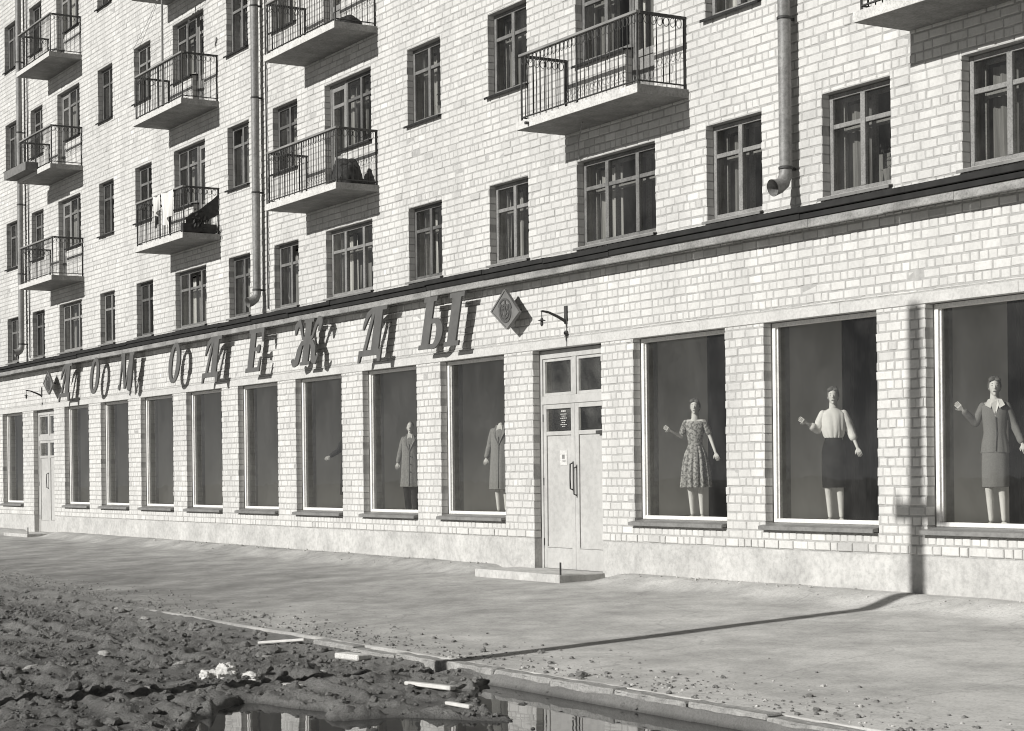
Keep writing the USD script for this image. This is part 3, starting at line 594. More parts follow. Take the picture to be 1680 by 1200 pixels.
# road edge of churned mud
PUD = [Polygon(p) for p in ([(9.9, 6.12), (11.3, 6.05), (12.6, 6.05), (13.7, 6.6), (14.0, 7.2), (12.9, 7.25), (11.75, 7.08), (10.7, 6.72)],
                            [(12.7, 6.03), (15.6, 6.05), (15.8, 7.3), (14.1, 6.95), (13.3, 6.55)],
                            [(9.9, 8.50), (10.72, 8.28), (11.3, 8.50), (12.6, 9.2), (12.2, 9.9), (10.8, 9.2)],
                            [(11.35, 8.45), (11.5, 7.85), (12.1, 7.38), (13.0, 7.55), (14.2, 7.9), (14.2, 9.5), (12.9, 9.0), (11.9, 8.75)])]
pud = unary_union([p.buffer(0.05) for p in PUD])
rc = np.random.default_rng(21)
NC = 9000
cl = np.stack([rc.uniform(-13, 20, NC), 4.2 + 10 * rc.random(NC) ** 1.25, rc.gamma(1.8, 0.011, NC) + 0.010], 1)
MX, MD = np.arange(-14, 21.01, 0.034), np.arange(3.4, 15.6, 0.034)
def mud_h(X, D):
    P = lambda s, a=1.0: np.stack([X * s, D * s * a, 0 * X], -1)
    base = -0.455 + 0.10 * (meshkit.fbm(P(0.55), 3, 2) - 0.5)
    n = meshkit.fbm(P(3.2, 1.3), 5, 4); rid = 1 - np.abs(2 * meshkit.fbm(P(1.7, 1.5), 4, 8) - 1)
    h = base + 0.10 * (n - 0.5) + 0.05 * (rid ** 2 - 0.6) + 0.055 * (meshkit.fbm(P(9), 3, 12) - 0.5) + 0.05 * np.clip(meshkit.fbm(P(7, 1.6), 2, 44) - 0.62, 0, 1) - 0.10 * np.clip(meshkit.fbm(P(5, 1.8), 2, 45) - 0.66, 0, 1)
    for d0, am, ph in ((7.55, 0.07, 0.4), (7.95, 0.05, 2.0), (9.35, 0.08, 1.1), (9.8, 0.06, 3.0)):
        dd = D - d0 - 0.22 * np.sin(X * 0.35 + ph) - 0.05 * (meshkit.fbm(P(2.0), 3, 77) - 0.5); h = h - am * np.exp(-(dd / 0.11) ** 2) * (1 + 0.25 * np.sin(X * 42 + dd * 25)) + 0.45 * am * np.exp(-((np.abs(dd) - 0.20) / 0.07) ** 2)
    # clods pressed into the surface
    ix, idd = np.searchsorted(MX, cl[:, 0]), np.searchsorted(MD, cl[:, 1]); bump = np.zeros_like(h)
    for (cx, cd, r), i, j in zip(cl, ix, idd):
        k = int(r * 1.6 / 0.034) + 2; sl = np.s_[max(0, j - k):j + k, max(0, i - k):i + k]
        d2 = ((X[sl] - cx) ** 2 + (D[sl] - cd) ** 2) / (r * 1.3) ** 2
        bump[sl] = np.maximum(bump[sl], 0.55 * r * np.sqrt(np.clip(1 - d2, 0, None)))
    dist = shapely.distance(shapely.points(X.ravel(), D.ravel()), pud).reshape(X.shape)
    wob = dist + 0.14 * (meshkit.fbm(P(2.6), 4, 31) - 0.5) - 0.0
    t = np.clip(1 - wob / 0.10, 0, 1); t = t * t * (3 - 2 * t)
    h = np.maximum(h, -0.468 + 0.01 * n) + bump
    h = h * (1 - t) + t * (-0.535 + 0.03 * (n - 0.5) + bump * 0.35)
    # up against and over the pavement at the left, below the kerb at the right
    edge = 4.0 + 1.9 * np.clip((X + 11) / 19, 0, 1) + 0.5 * (meshkit.fbm(P(0.9), 4, 15) - 0.5)
    m = np.clip((D - edge) / 1.3, 0, 1); pv = pav_h(X, D)
    over = pv - 0.03 + m * (0.045 + 0.10 * np.clip(n - 0.42, 0, 1) + 0.8 * bump)
    k = np.clip((D - KERB + 0.05) / np.where(X > 8.5, 0.14, 0.9), 0, 1)
    bank = np.clip((X - 9) / 1.0, 0, 1)
    over = over - 0.12 * bank * (D > KERB - 0.25)
    h = over * (1 - k) + h * k
    bk = np.clip((X - 8.6) / 0.6, 0, 1) * np.clip((KERB + np.where(X > 12.9, 0.25, 0.27) - D) / 0.08, 0, 1)
    h = np.maximum(h, np.where(D > KERB + 0.13, (pv - 0.012) * bk * 1.0 + (1 - bk) * -0.60 - 0.22 * np.clip((D - KERB - 0.16) / 0.18, 0, 1) + 0.05 * (n - 0.5), -9))
    out = np.clip((D - 14.2) / 1.2, 0, 1); return h * (1 - out) - 0.9 * out
v, f = grid_mesh(MX, MD, mud_h)
MB().add(v, f).build('mud_ground', M['mud'], smooth=True, kind='structure')
HV = v[:, 2].reshape(len(MD), len(MX))
def mud_at(x, d):
    i = np.clip(np.searchsorted(MX, x), 1, len(MX) - 1); j = np.clip(np.searchsorted(MD, d), 1, len(MD) - 1)
    return HV[j, i]
def ground_at(x, d): return float(max(mud_at(x, d), pav_h(x, d) if d < KERB else -9))
MB().add([(-10, -14, -0.482), (19, -14, -0.482), (19, -KERB - 0.16, -0.482), (-10, -KERB - 0.16, -0.482)], [(0, 1, 2, 3)]).build('puddle_water', M['water'], kind='structure')
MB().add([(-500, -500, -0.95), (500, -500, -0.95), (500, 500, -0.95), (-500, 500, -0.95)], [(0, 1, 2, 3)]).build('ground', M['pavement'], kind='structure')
kerb = xf('kerb', kind='structure'); x = 5.9; r = random.Random(2)
while x < 19:
    l = 0.98; drop = 0.02 if x > 12.9 else 0.0; top = float(pav_h(x + 0.5, KERB)) + 0.012 - drop + r.uniform(-0.012, 0.012) - (0.015 if x < 8 else 0)
    yo = r.uniform(-0.015, 0.015)
    mb = MB(); mb.bbox(x + 0.006, x + l - 0.006, -KERB - 0.16 + yo, -KERB + yo, top - 0.34, top, 0.014)
    tm_ = trimesh.Trimesh(*mb.arr(), process=False).subdivide_to_size(0.12); vv = np.array(tm_.vertices); vv += np.where((vv[:, 2] > top - 0.1)[:, None], 0.034 * (np.stack([0 * vv[:, 0], meshkit.fbm(vv * 7 + 5, 3, 6), meshkit.fbm(vv * 7, 3, 3)], 1) - 0.5) * [0, 1, 1], 0); mb = MB().add(vv, tm_.faces); mb.build('kerb_stone', M['kerb'], kerb); x += l
# loose clods and gravel
ico = trimesh.creation.icosphere(subdivisions=1)
def scatter(n, seed, fx, fd, fr, name, m, **kw):
    r = np.random.default_rng(seed); mb = MB()
    for _ in range(n):
        x, d, s = fx(r), fd(r), fr(r)
        vv = ico.vertices * (0.75 + 0.5 * r.random((len(ico.vertices), 1))) * s * np.array([1, 1, 0.7]); a = r.uniform(0, 6.28)
        vv = np.c_[vv[:, 0] * math.cos(a) - vv[:, 1] * math.sin(a), vv[:, 0] * math.sin(a) + vv[:, 1] * math.cos(a), vv[:, 2]]
        mb.add(vv + [x, -d, ground_at(x, d) + 0.3 * s], ico.faces)
    return mb.build(name, m, kind='stuff', **kw)
scatter(7000, 3, lambda r: r.uniform(-9, 15), lambda r: 6.1 + 4.8 * r.random() ** 1.1, lambda r: 0.006 + r.gamma(1.5, 0.008), 'mud_clods', M['mud'])
scatter(1500, 13, lambda r: r.uniform(-12, 16), lambda r: 5.85 - abs(r.normal(0, 0.5)), lambda r: 0.004 + r.gamma(1.3, 0.005), 'dirt_crumbs', M['mud'])
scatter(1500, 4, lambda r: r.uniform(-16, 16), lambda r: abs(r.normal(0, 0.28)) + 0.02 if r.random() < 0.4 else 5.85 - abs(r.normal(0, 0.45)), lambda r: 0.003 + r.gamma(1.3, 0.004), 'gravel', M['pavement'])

# ------------------------------------------------------------------ concrete doorsteps
def doorstep(xa, xb, label):
    w = xf('doorstep', label=label, cat='step')
    mb = MB(); mb.bbox(xa, xb, -0.76, 0.13, -0.3, 0.012, 0.012); mb.build('slab', M['render'], w)
    MB().bbox(xb - 0.028, xb - 0.006, -0.735, -0.713, 0.0, 0.185, 0.003).build('scraper_post', M['iron'], w)
doorstep(0.15, 2.52, 'low concrete doorstep with a dark end face under the larger nearer double door')
doorstep(-25.35, -23.2, 'low concrete doorstep under the far entrance door at the left end')

# ------------------------------------------------------------------ raised letters
def L(pts, w): return LineString(pts).buffer(w / 2, cap_style='round')
def Lf(pts, w): return LineString(pts).buffer(w / 2, cap_style='flat', join_style='mitre')
def R_(a, b, c, d): return sbox(a, c, b, d)
def taper(pts, ws):
    out = []
    for (p, q), (u, w) in zip(zip(pts, pts[1:]), zip(ws, ws[1:])): out.append(unary_union([Point(p).buffer(u / 2), Point(q).buffer(w / 2)]).convex_hull)
    return unary_union(out)
def ell(cx, cz, rx, rz): return affinity.scale(Point(cx, cz).buffer(1.0, 24), rx, rz)
GL = {}
GL['Д'] = unary_union([R_(.47, .75, .16, .92), R_(0.0, .86, .11, .21), Polygon([(0.0, .12), (.11, .12), (.07, 0), (0.0, 0)]), Polygon([(.70, .12), (.86, .12), (.86, 0), (.76, 0)]),
                       Polygon([(.16, .2), (.27, .2), (.46, .80), (.50, .93), (.40, .93), (.34, .78)]), R_(.40, .90, .86, .93), taper([(.50, .885), (.34, .875), (.20, .80), (.12, .68), (.08, .58)], [.09, .10, .12, .10, .05])])
GL['О'] = ell(.34, .42, .34, .43).difference(ell(.33, .42, .135, .335))
GL['М'] = unary_union([taper([(.03, .08), (.09, .02), (.10, .3), (.12, .80)], [.10, .05, .07, .09]), Polygon([(.06, .83), (.30, .83), (.46, .14), (.40, .02)]), Polygon([(.42, .02), (.50, .02), (.80, .83), (.66, .83)]), R_(.62, .88, .05, .83), ell(.75, .06, .13, .10), R_(.02, .26, .77, .83), R_(.62, .93, .77, .83)])
GL['Е'] = unary_union([R_(.09, .35, 0, .83), R_(0, .66, 0, .085), R_(.02, .74, .745, .83), Polygon([(.56, .04), (.68, .0), (.70, .28), (.65, .28)]), Polygon([(.60, .80), (.74, .83), (.75, .56), (.70, .56)]), R_(.3, .52, .40, .47), ell(.54, .435, .075, .085)])
GL['Ж'] = unary_union([R_(.46, .72, 0, .83), R_(.38, .80, 0, .06), R_(.38, .80, .77, .83), taper([(.55, .45), (.38, .50), (.26, .70), (.16, .80), (.06, .72), (.04, .60)], [.06, .07, .10, .11, .15, .07]),
                       taper([(.62, .45), (.80, .50), (.90, .70), (1.0, .80), (1.10, .74), (1.10, .62)], [.06, .07, .10, .11, .17, .08]),
                       taper([(.55, .42), (.36, .40), (.27, .26), (.22, .10), (.10, .04), (.0, .10)], [.06, .10, .19, .19, .12, .08]), taper([(.62, .42), (.80, .40), (.90, .26), (.92, .12), (1.02, .05), (1.12, .16)], [.06, .10, .19, .19, .12, .05])])
bowl = unary_union([ell(.47, .235, .29, .245), R_(.2, .47, 0, .48)]).difference(unary_union([ell(.45, .235, .10, .165), R_(.34, .45, .07, .40)]))
GL['Ы'] = unary_union([R_(.08, .34, 0, .83), R_(0, .44, .755, .83), R_(0, .42, 0, .075), bowl, R_(.96, 1.24, 0, .83), R_(.86, 1.34, 0, .075), R_(.86, 1.34, .755, .83)])
WORDS = [('Д', -21.98, 3.375, 'grey italic letter Д beside the far diamond sign, first of the row'), ('О', -19.55, 3.475, 'grey letter О second in the row, between Д and М'), ('М', -17.40, 3.465, 'grey italic letter М, the only M in the row above the shop windows'),
         ('О', -14.16, 3.475, 'grey letter О that begins the second word, just left of the middle Д'), ('Д', -12.13, 3.375, 'grey italic letter Д between the second О and the Е'), ('Е', -9.78, 3.475, 'grey italic letter Е between Д and Ж above the shop windows'),
         ('Ж', -7.56, 3.475, 'grey italic letter Ж with curled arms, between Е and Д'), ('Д', -4.76, 3.375, 'large grey italic letter Д between Ж and Ы'), ('Ы', -2.50, 3.465, 'large grey italic letter Ы, last of the row beside the diamond sign')]
for ch_, X, Z, lab in WORDS:
    w = xf('sign_letter', label=lab, cat='letter', group='raised letters of the shop name')
    g_ = affinity.affine_transform(GL[ch_], [1, 0.30, 0, 1, X, Z]).simplify(0.003)
    MB().poly(g_, -0.275, -0.245).build('letter_face', M['letter'], w)
    a0, _, a1, _ = g_.bounds; got = 0
    for zz in (Z + 0.22, Z + 0.66):                     # mounting stubs to the wall
        ln = g_.intersection(LineString([(a0 - 1, zz), (a1 + 1, zz)])); segs = [s for s in getattr(ln, 'geoms', [ln]) if s.length > 0.06]
        for s in (segs[0], segs[-1]) if len(segs) > 1 else segs:
            xm = (s.bounds[0] + s.bounds[2]) / 2; MB().box(xm - 0.005, xm + 0.005, -0.246, 0.05, zz - 0.004, zz + 0.004).build('bracket', M['iron'], w)
# diamond shaped plates with a round emblem
def diamond(dx, label):
    T, Lq, B, Rq = (0.23, 4.225), (-0.20, 3.91), (0.272, 3.605), (0.651, 3.84)
    w = xf('diamond_sign', label=label, cat='sign')
    pg_ = affinity.translate(Polygon([T, Lq, B, Rq]), dx, 0); c = pg_.centroid
    MB().poly(pg_, -0.225, -0.19).build('plate', M['signplate'], w)
    rim = pg_.difference(affinity.scale(pg_, 0.90, 0.90, origin=c)); MB().poly(rim, -0.238, -0.226).build('rim', M['signplate'], w)
    em = MB(); cx, cz = c.x + 0.0, c.y - 0.02
    sh = lambda g0: affinity.affine_transform(g0, [1, 0.0, -0.10, 1, 0, 0.10 * cx])
    arc = lambda r0, a0, a1: LineString([(cx + r0 * 1.05 * math.cos(math.radians(t)), cz + r0 * math.sin(math.radians(t))) for t in np.linspace(a0, a1, 24)])
    parts = [arc(.185, 20, 160).buffer(.014), arc(.15, -215, 35).buffer(.022), arc(.10, 100, 260).buffer(.016), arc(.10, -80, 80).buffer(.016), LineString([(cx, cz + .15), (cx, cz - .13)]).buffer(.02), LineString([(cx - .09, cz + .08), (cx, cz - .06), (cx + .09, cz + .1)]).buffer(.014), LineString([(cx - .05, cz - .10), (cx + .05, cz - .02)]).buffer(.012)]
    g_ = sh(unary_union(parts)).intersection(affinity.scale(pg_, 0.88, 0.88, origin=c)); em.poly(g_.simplify(0.002), -0.236, -0.2255); em.build('emblem', M['emblem'], w)
    for px_, pz in ((c.x - .1, c.y), (c.x + .1, c.y)): MB().box(px_ - .012, px_ + .012, -0.191, 0.05, pz - .012, pz + .012).build('bracket', M['iron'], w)
diamond(0.0, 'grey diamond shaped sign with a round emblem beside the letter Ы')
diamond(-23.20, 'grey diamond shaped sign at the far left end beside the first letter Д')
# bracket lamps over the doors
def bracket_lamp(x, label, drop):
    w = xf('bracket_lamp', label=label, cat='wall lamp')
    MB().bbox(x - 0.035, x + 0.035, -0.02, 0.02, 3.60, 3.86, 0.004).build('wall_plate', M['iron'], w)
    MB().tube([(x, -0.02, 3.64), (x, -0.15, 3.70), (x, -0.30, 3.755), (x, -0.40, 3.77), (x, -0.43, 3.765)], [.026, .022, .018, .016, .014], 8).build('arm', M['iron'], w, smooth=50)
    mb = MB(); mb.tube([(x, -0.42, 3.76), (x, -0.42, 3.655)], 0.007, 6); mb.tube([(x, -0.42, 3.67), (x, -0.42, 3.65), (x, -0.42, 3.635), (x, -0.42, 3.63)], [.015, .02, .055, .06], 14); mb.build('lamp_shade', M['iron'], w, smooth=40)
    mb = MB(); mb.tube([(x, -0.42, 3.63), (x, -0.42, 3.60), (x, -0.42, 3.57), (x, -0.42, 3.55)], [.018, .024, .022, .008], 10); mb.build('lamp_socket', M['iron'], w, smooth=40)
    if drop:
        mb = MB(); mb.tube([(x + .02, -0.012, 3.60), (x + .022, -0.012, 3.45), (x + .02, -0.012, 3.27)], 0.005, 5); mb.build('cable', M['iron'], w)
        mb = MB(); mb.tube([(x + .022, -0.004, 3.465), (x + .022, -0.03, 3.465), (x + .022, -0.045, 3.465)], [.036, .036, .026], 14); mb.build('junction_box', M['iron'], w, smooth=40)
bracket_lamp(1.59, 'dark iron bracket lamp on the wall over the nearer double door', True)
bracket_lamp(-24.28, 'dark iron bracket lamp on the wall over the far left door', False)

# ------------------------------------------------------------------ wooden pole that throws the long shadow (stands out of frame)
w = xf('utility_pole', label='wooden utility pole with a short cross arm, its shadow across the pavement and wall', cat='pole')
X, D = 8.83, 11.6
MB().tube([(X, -D, z) for z in np.linspace(-0.9, 8.9, 14)], np.linspace(0.145, 0.115, 14), 14).build('shaft', M['bark'], w, smooth=50)
MB().bbox(X - 0.36, X + 0.36, -D - 0.20, -D - 0.10, 6.60, 6.76, 0.006).build('cross_arm', M['bark'], w)
for s in (-.3, .3): MB().tube([(X + s, -D - .12, 6.74), (X + s, -D - .12, 6.80), (X + s, -D - .12, 6.83), (X + s, -D - .12, 6.87)], [.014, .03, .035, .02], 10).build('insulator', M['whitepaint'], w, smooth=40)

# ------------------------------------------------------------------ shop mannequins
def hull(a, ra, b, rb):
    return m3.Manifold.batch_hull([m3.Manifold.sphere(ra, 16).translate(tuple(map(float, a))), m3.Manifold.sphere(rb, 16).translate(tuple(map(float, b)))])
def chain(pts, rs): return [hull(p, r, q_, s) for (p, q_), (r, s) in zip(zip(pts, pts[1:]), zip(rs, rs[1:]))]
def ellipsoid(c, r): return m3.Manifold.sphere(1.0, 28).scale(tuple(map(float, r))).translate(tuple(map(float, c)))
def loft(rings, n=72):
    """rings of (z, cx, cy, rx, ry, pleat amplitude, pleat count, phase)"""
    th = np.arange(n) * 2 * np.pi / n; V = []
    for z, cx, cy, rx, ry, am, k, ph in rings:
        w_ = 1 + am * np.sin(k * th + ph) + 0.4 * am * np.sin((k * 2 - 1) * th + 1.3 * ph)
        V.append(np.stack([cx + rx * np.cos(th) * w_, cy + ry * np.sin(th) * w_, np.full(n, z)], 1))
    V = np.vstack(V); F_ = [(i * n + j, i * n + (j + 1) % n, (i + 1) * n + (j + 1) % n, (i + 1) * n + j) for i in range(len(rings) - 1) for j in range(n)]
    return V, F_
def hand(wr, d, side, r0=0.010, hk=0.8):
    """palm, four fingers and a thumb from the wrist wr along d"""
    d = np.asarray(d, float); d /= np.linalg.norm(d); pal = np.cross(d, [0, 1, 0]); pal /= np.linalg.norm(pal); nrm = np.cross(pal, d)
    wr = np.asarray(wr, float); B = lambda p: tuple(map(float, wr + (p - wr) * hk)); r0 *= hk
    parts = [m3.Manifold.batch_hull([m3.Manifold.sphere(.015, 12).translate(tuple(wr)), m3.Manifold.sphere(.011, 12).translate(B(wr + d * .075 + pal * .028)), m3.Manifold.sphere(.011, 12).translate(B(wr + d * .075 - pal * .028))])]
    for k, ln in enumerate((.060, .072, .068, .052)):
        o = wr + d * .075 + pal * (-.030 + .020 * k); m_ = o + d * ln * .5 + nrm * .012; e = m_ + d * ln * .38 + nrm * .030
        parts += chain([B(o), B(m_), B(e)], [r0 * .95, r0 * .85, r0 * .65])
    o = wr + d * .025 - pal * .02 * side; parts += chain([B(o), B(o + d * .03 - pal * .03 * side), B(o + d * .062 - pal * .038 * side)], [r0 * 1.1, r0 * .95, r0 * .7])
    return parts
def skin_mesh(parts, ref=0.02, it=8):
    m = m3.Manifold.batch_boolean(parts, m3.OpType.Add).refine_to_length(ref).to_mesh()
    t = trimesh.Trimesh(m.vert_properties[:, :3], m.tri_verts, process=True); trimesh.smoothing.filter_taubin(t, 0.5, 0.53, it); return t
def put(w, name, geo, m_, smooth=50):
    if isinstance(geo, tuple): mb = MB().add(*geo)
    else: mb = MB().tm(geo)
    return mb.build(name, m_, w, smooth=smooth)
def mannequin(loc, rot, label, kind, H=1.62, head=True, shift=0.0):
    s = H / 1.62; w = xf('mannequin', loc=loc, rotz=rot, label=label, cat='mannequin')
    SL = 0.84; A = lambda *p: np.array(p, float) * s * np.array([SL, SL, 1.0])
    sx = 0.148
    # viewer's left arm bent with the hand held out, viewer's right arm hanging away from the body
    eL, hL = A(-.225, .02, 1.12), A(-.37, -.13, 1.20)
    if kind in ('tweed', 'coat'): eL, hL = A(-.225, .03, 1.10), A(-.275, -.03, .89)
    if kind == 'suit': eL, hL = A(-.24, .02, 1.13), A(-.40, -.10, 1.27)
    eR, hR = A(.235, .03, 1.12), A(.335, -.06, .90)
    if kind == 'black': eL, hL = A(-.25, -.02, 1.12), A(-.42, -.12, 1.02)
    shL, shR = A(-sx, 0, 1.312), A(sx, 0, 1.312)
    body = []
    if head:
        body += [ellipsoid(A(0, -.005, 1.525), A(.070, .090, .095)), ellipsoid(A(0, -.03, 1.475), A(.048, .058, .055)), hull(A(0, -.09, 1.53), .008 * s, A(0, -.107, 1.505), .012 * s), ellipsoid(A(0, -.082, 1.437), A(.02, .016, .015))]
        body += [ellipsoid(A(k * .072, .0, 1.515), A(.010, .018, .028)) for k in (-1, 1)]
    body += chain([A(0, .012, 1.46 if head else 1.40), A(0, .01, 1.34)], [.045 * s, .055 * s])
    body += [m3.Manifold.batch_hull([ellipsoid(A(k * .115, 0, 1.312), A(.045, .05, .04)) for k in (-1, 1)] + [ellipsoid(A(0, 0, 1.20), A(.14, .095, .10))]), hull(A(0, 0, 1.18), .085 * s, A(0, 0, 1.02), .075 * s), m3.Manifold.batch_hull([ellipsoid(A(0, 0, 1.02), A(.112, .085, .06)), ellipsoid(A(0, .01, .86), A(.165, .115, .09))])]
    for sh, e, h, k in ((shL, eL, hL, -1), (shR, eR, hR, 1)):
        body += chain([sh, e, h], [.034 * s, .027 * s, .018 * s]); body += hand(h, h - e, k, .0095 * s)
    kL, kR, aL, aR = A(-.085, -.02, .45), A(.08, -.01, .45), A(-.06, .01, .085), A(.10, -.01, .085)
    for k_, kn, an, tw in ((-.085, kL, aL, -.05), (.085, kR, aR, .05)):
        body += chain([A(k_, 0, .84), kn, (kn + an) / 2 + A(0, .015, .05), an], [.072 * s, .044 * s, .041 * s, .026 * s]); body += chain([an + A(0, .03, -.05), an + A(tw * .5, -.07, -.06), an + A(tw, -.13, -.072)], [.028 * s, .026 * s, .018 * s])
    bt = skin_mesh(body, 0.022 * s, 6); put(w, 'body', bt, M['skin'], True)
    if head:
        hr = [ellipsoid(A(0, .018, 1.545), A(.080, .088, .092)), ellipsoid(A(-.03, -.045, 1.595), A(.05, .04, .032)), ellipsoid(A(.035, -.05, 1.59), A(.045, .035, .032)), ellipsoid(A(0, .06, 1.50), A(.07, .05, .07))]
        if kind in ('dress', 'blouse', 'suit'): hr += [ellipsoid(A(k * .062, .02, 1.53), A(.026, .05, .06)) for k in (-1, 1)] + [ellipsoid(A(a_ * .03, -.02 + .02 * abs(a_), 1.615), A(.03, .035, .022)) for a_ in (-1, 0, 1)]
        if kind == 'tweed': hr = [ellipsoid(A(0, .02, 1.555), A(.074, .086, .080))]
        cut = m3.Manifold.cube(tuple(A(.104, .2, .16)), True).translate(tuple(A(0, -.145, 1.50)))
        t_ = skin_mesh([m3.Manifold.batch_boolean(hr, m3.OpType.Add) - cut], .016 * s, 5); put(w, 'hair', t_, M['hair'], True)
        mb = MB()
        for k in (-1, 1): mb.sphere(A(k * .029, -.083, 1.53), .0085 * s, 1, (1.25, .6, .6)); mb.sphere(A(k * .031, -.088, 1.553), .005 * s, 1, (2.6, .5, .4))
        mb.build('eyes', M['hair'], w, smooth=True); MB().sphere(A(0, -.089, 1.468), .011 * s, 1, (1.9, .5, .55)).build('lips', M['suit'], w, smooth=True)
    R3 = lambda z, rx, ry, am=0.0, k=9, ph=0.0, cx=0.0, cy=0.0: (z * s, cx * s, cy * s, rx * s * SL, ry * s * SL, am, k, ph)
    def sleeves(m_, ws, upto=1.0, name='sleeve'):
        for sh, e, h in ((shL, eL, hL), (shR, eR, hR)):
            if upto <= 0.5: pts = [sh + A(0, 0, -.006), sh + (e - sh) * .55, sh + (e - sh) * (upto * 2)]
            else: pts = [sh + A(0, 0, -.004), sh + (e - sh) * .5, e, e + (h - e) * (upto * 2 - 1)]
            mm = chain(pts, [x * s * .84 for x in ws]); t_ = skin_mesh(mm, .016 * s, 3)
            t_.vertices += t_.vertex_normals * (0.004 * s * (meshkit.fbm(t_.vertices * 22, 3, 5) - .5)[:, None] * 3); put(w, name, t_, m_, True)
    def shoes(m_, heel=True):
        for an, tw in ((aL, -.05), (aR, .05)):
            mm = chain([an + A(0, .035, -.052), an + A(tw * .5, -.07, -.066), an + A(tw, -.14, -.072)], [.031 * s, .029 * s, .020 * s]); put(w, 'shoe', skin_mesh(mm, .012 * s, 3), m_, True)
    if kind == 'dress':
        rg = [R3(1.325, .150, .075), R3(1.30, .170, .09, .01, 7), R3(1.22, .148, .118, .012, 7), R3(1.12, .132, .108, .01, 8), R3(1.03, .112, .092, .015, 12), R3(1.005, .113, .093, .015, 12), R3(.98, .128, .108, .03, 13), R3(.90, .170, .14, .05, 13, .2), R3(.78, .200, .165, .07, 13, .4), R3(.62, .222, .19, .085, 13, .5), R3(.44, .238, .205, .10, 13, .6), R3(.435, .230, .198, .10, 13, .6)]
        put(w, 'dress', loft(rg, 120), M['dress'], 60); sleeves(M['dress'], [.054, .062, .060], .34)
        put(w, 'belt', loft([R3(1.035, .117, .097), R3(1.03, .119, .099), R3(1.0, .119, .099), R3(.995, .117, .097)], 48), M['dress'], True); shoes(M['skin'])
    if kind == 'blouse':
        rg = [R3(1.375, .058, .058), R3(1.345, .12, .075, .01), R3(1.31, .180, .095, .015, 8), R3(1.22, .175, .125, .03, 9, .3), R3(1.12, .168, .128, .035, 10, .8), R3(1.045, .140, .112, .04, 14, 1.0), R3(1.02, .122, .100, .04, 14, 1.0)]
        put(w, 'blouse', loft(rg, 96), M['blouse'], 60); sleeves(M['blouse'], [.056, .070, .066, .058], .72)
        rg = [R3(1.03, .118, .096), R3(1.0, .124, .102), R3(.93, .150, .12), R3(.85, .170, .132, .006, 6), R3(.70, .172, .138, .010, 6), R3(.52, .168, .138, .014, 6), R3(.43, .166, .138, .014, 6), R3(.425, .155, .128, .014, 6)]
        put(w, 'skirt', loft(rg, 96), M['skirt'], 60); shoes(M['skin'])
    if kind == 'suit':
        rg = [R3(1.365, .065, .06), R3(1.34, .13, .08), R3(1.31, .185, .10), R3(1.22, .168, .128, .008), R3(1.10, .150, .118, .008), R3(1.02, .142, .112, .012), R3(.92, .165, .130, .015), R3(.81, .180, .142, .02), R3(.805, .172, .134, .02)]
        put(w, 'jacket', loft(rg, 96), M['suit'], 60); sleeves(M['suit'], [.056, .056, .052, .044], .93)
        rg = [R3(.86, .160, .125), R3(.80, .168, .132), R3(.60, .172, .14, .012, 6), R3(.44, .17, .14, .016, 6), R3(.435, .16, .13, .016, 6)]
        put(w, 'skirt', loft(rg, 96), M['suit'], 60)
        mb = MB(); mb.poly(Polygon([(-.035, 1.38), (.035, 1.38), (.052, 1.33), (.0, 1.20), (-.052, 1.33)]), -.128, -.118); v_ = mb.v[0]
        v_[:, 1] = np.where(v_[:, 2] > 1.30, v_[:, 1] + .5 * (v_[:, 2] - 1.30), v_[:, 1]); mb.v[0] = v_ * s * np.array([SL, SL, 1.0]); mb.build('shirt_front', M['blouse'], w)
        for k in (-1, 1):
            pg_ = Polygon([(k * .02, 1.39), (k * .085, 1.385), (k * .125, 1.32), (k * .055, 1.285)]); mb = MB(); mb.poly(pg_, -.134, -.125); v_ = mb.v[0]; v_[:, 1] += np.clip(v_[:, 2] - 1.29, 0, 1) * .62; mb.v[0] = v_ * s * np.array([SL, SL, 1.0]); mb.build('collar', M['blouse'], w)
        mb = MB(); mb.tube([A(.008, -.136, 1.19), A(.012, -.128, 1.05), A(.01, -.142, .92), A(.006, -.150, .82)], .004 * s, 5); mb.build('lapel_edge', M['skirt'], w); shoes(M['skin'])
    if kind in ('tweed', 'coat', 'black'):
        m_ = {'tweed': M['coat'], 'coat': M['coat2'], 'black': M['skirt']}[kind]; zb_ = {'tweed': .46, 'coat': .40, 'black': .30}[kind]
        rg = [R3(1.40, .062, .06), R3(1.36, .12, .08), R3(1.325, .198, .105), R3(1.22, .192, .14, .008), R3(1.05, .190, .142, .01), R3(.85, .205, .158, .015, 7), R3(.65, .220, .172, .02, 7), R3(zb_, .238, .188, .03, 7), R3(zb_ - .005, .225, .176, .03, 7)]
        put(w, 'coat', loft(rg, 96), m_, 60); sleeves(m_, [.064, .068, .060, .052], .93)
        mb = MB(); mb.tube([A(.0, -.148, 1.22), A(.004, -.152, 1.0), A(.004, -.166, .8), A(.002, -.196, zb_ + .01)], .004 * s, 5); mb.build('front_edge', M['skirt'], w)
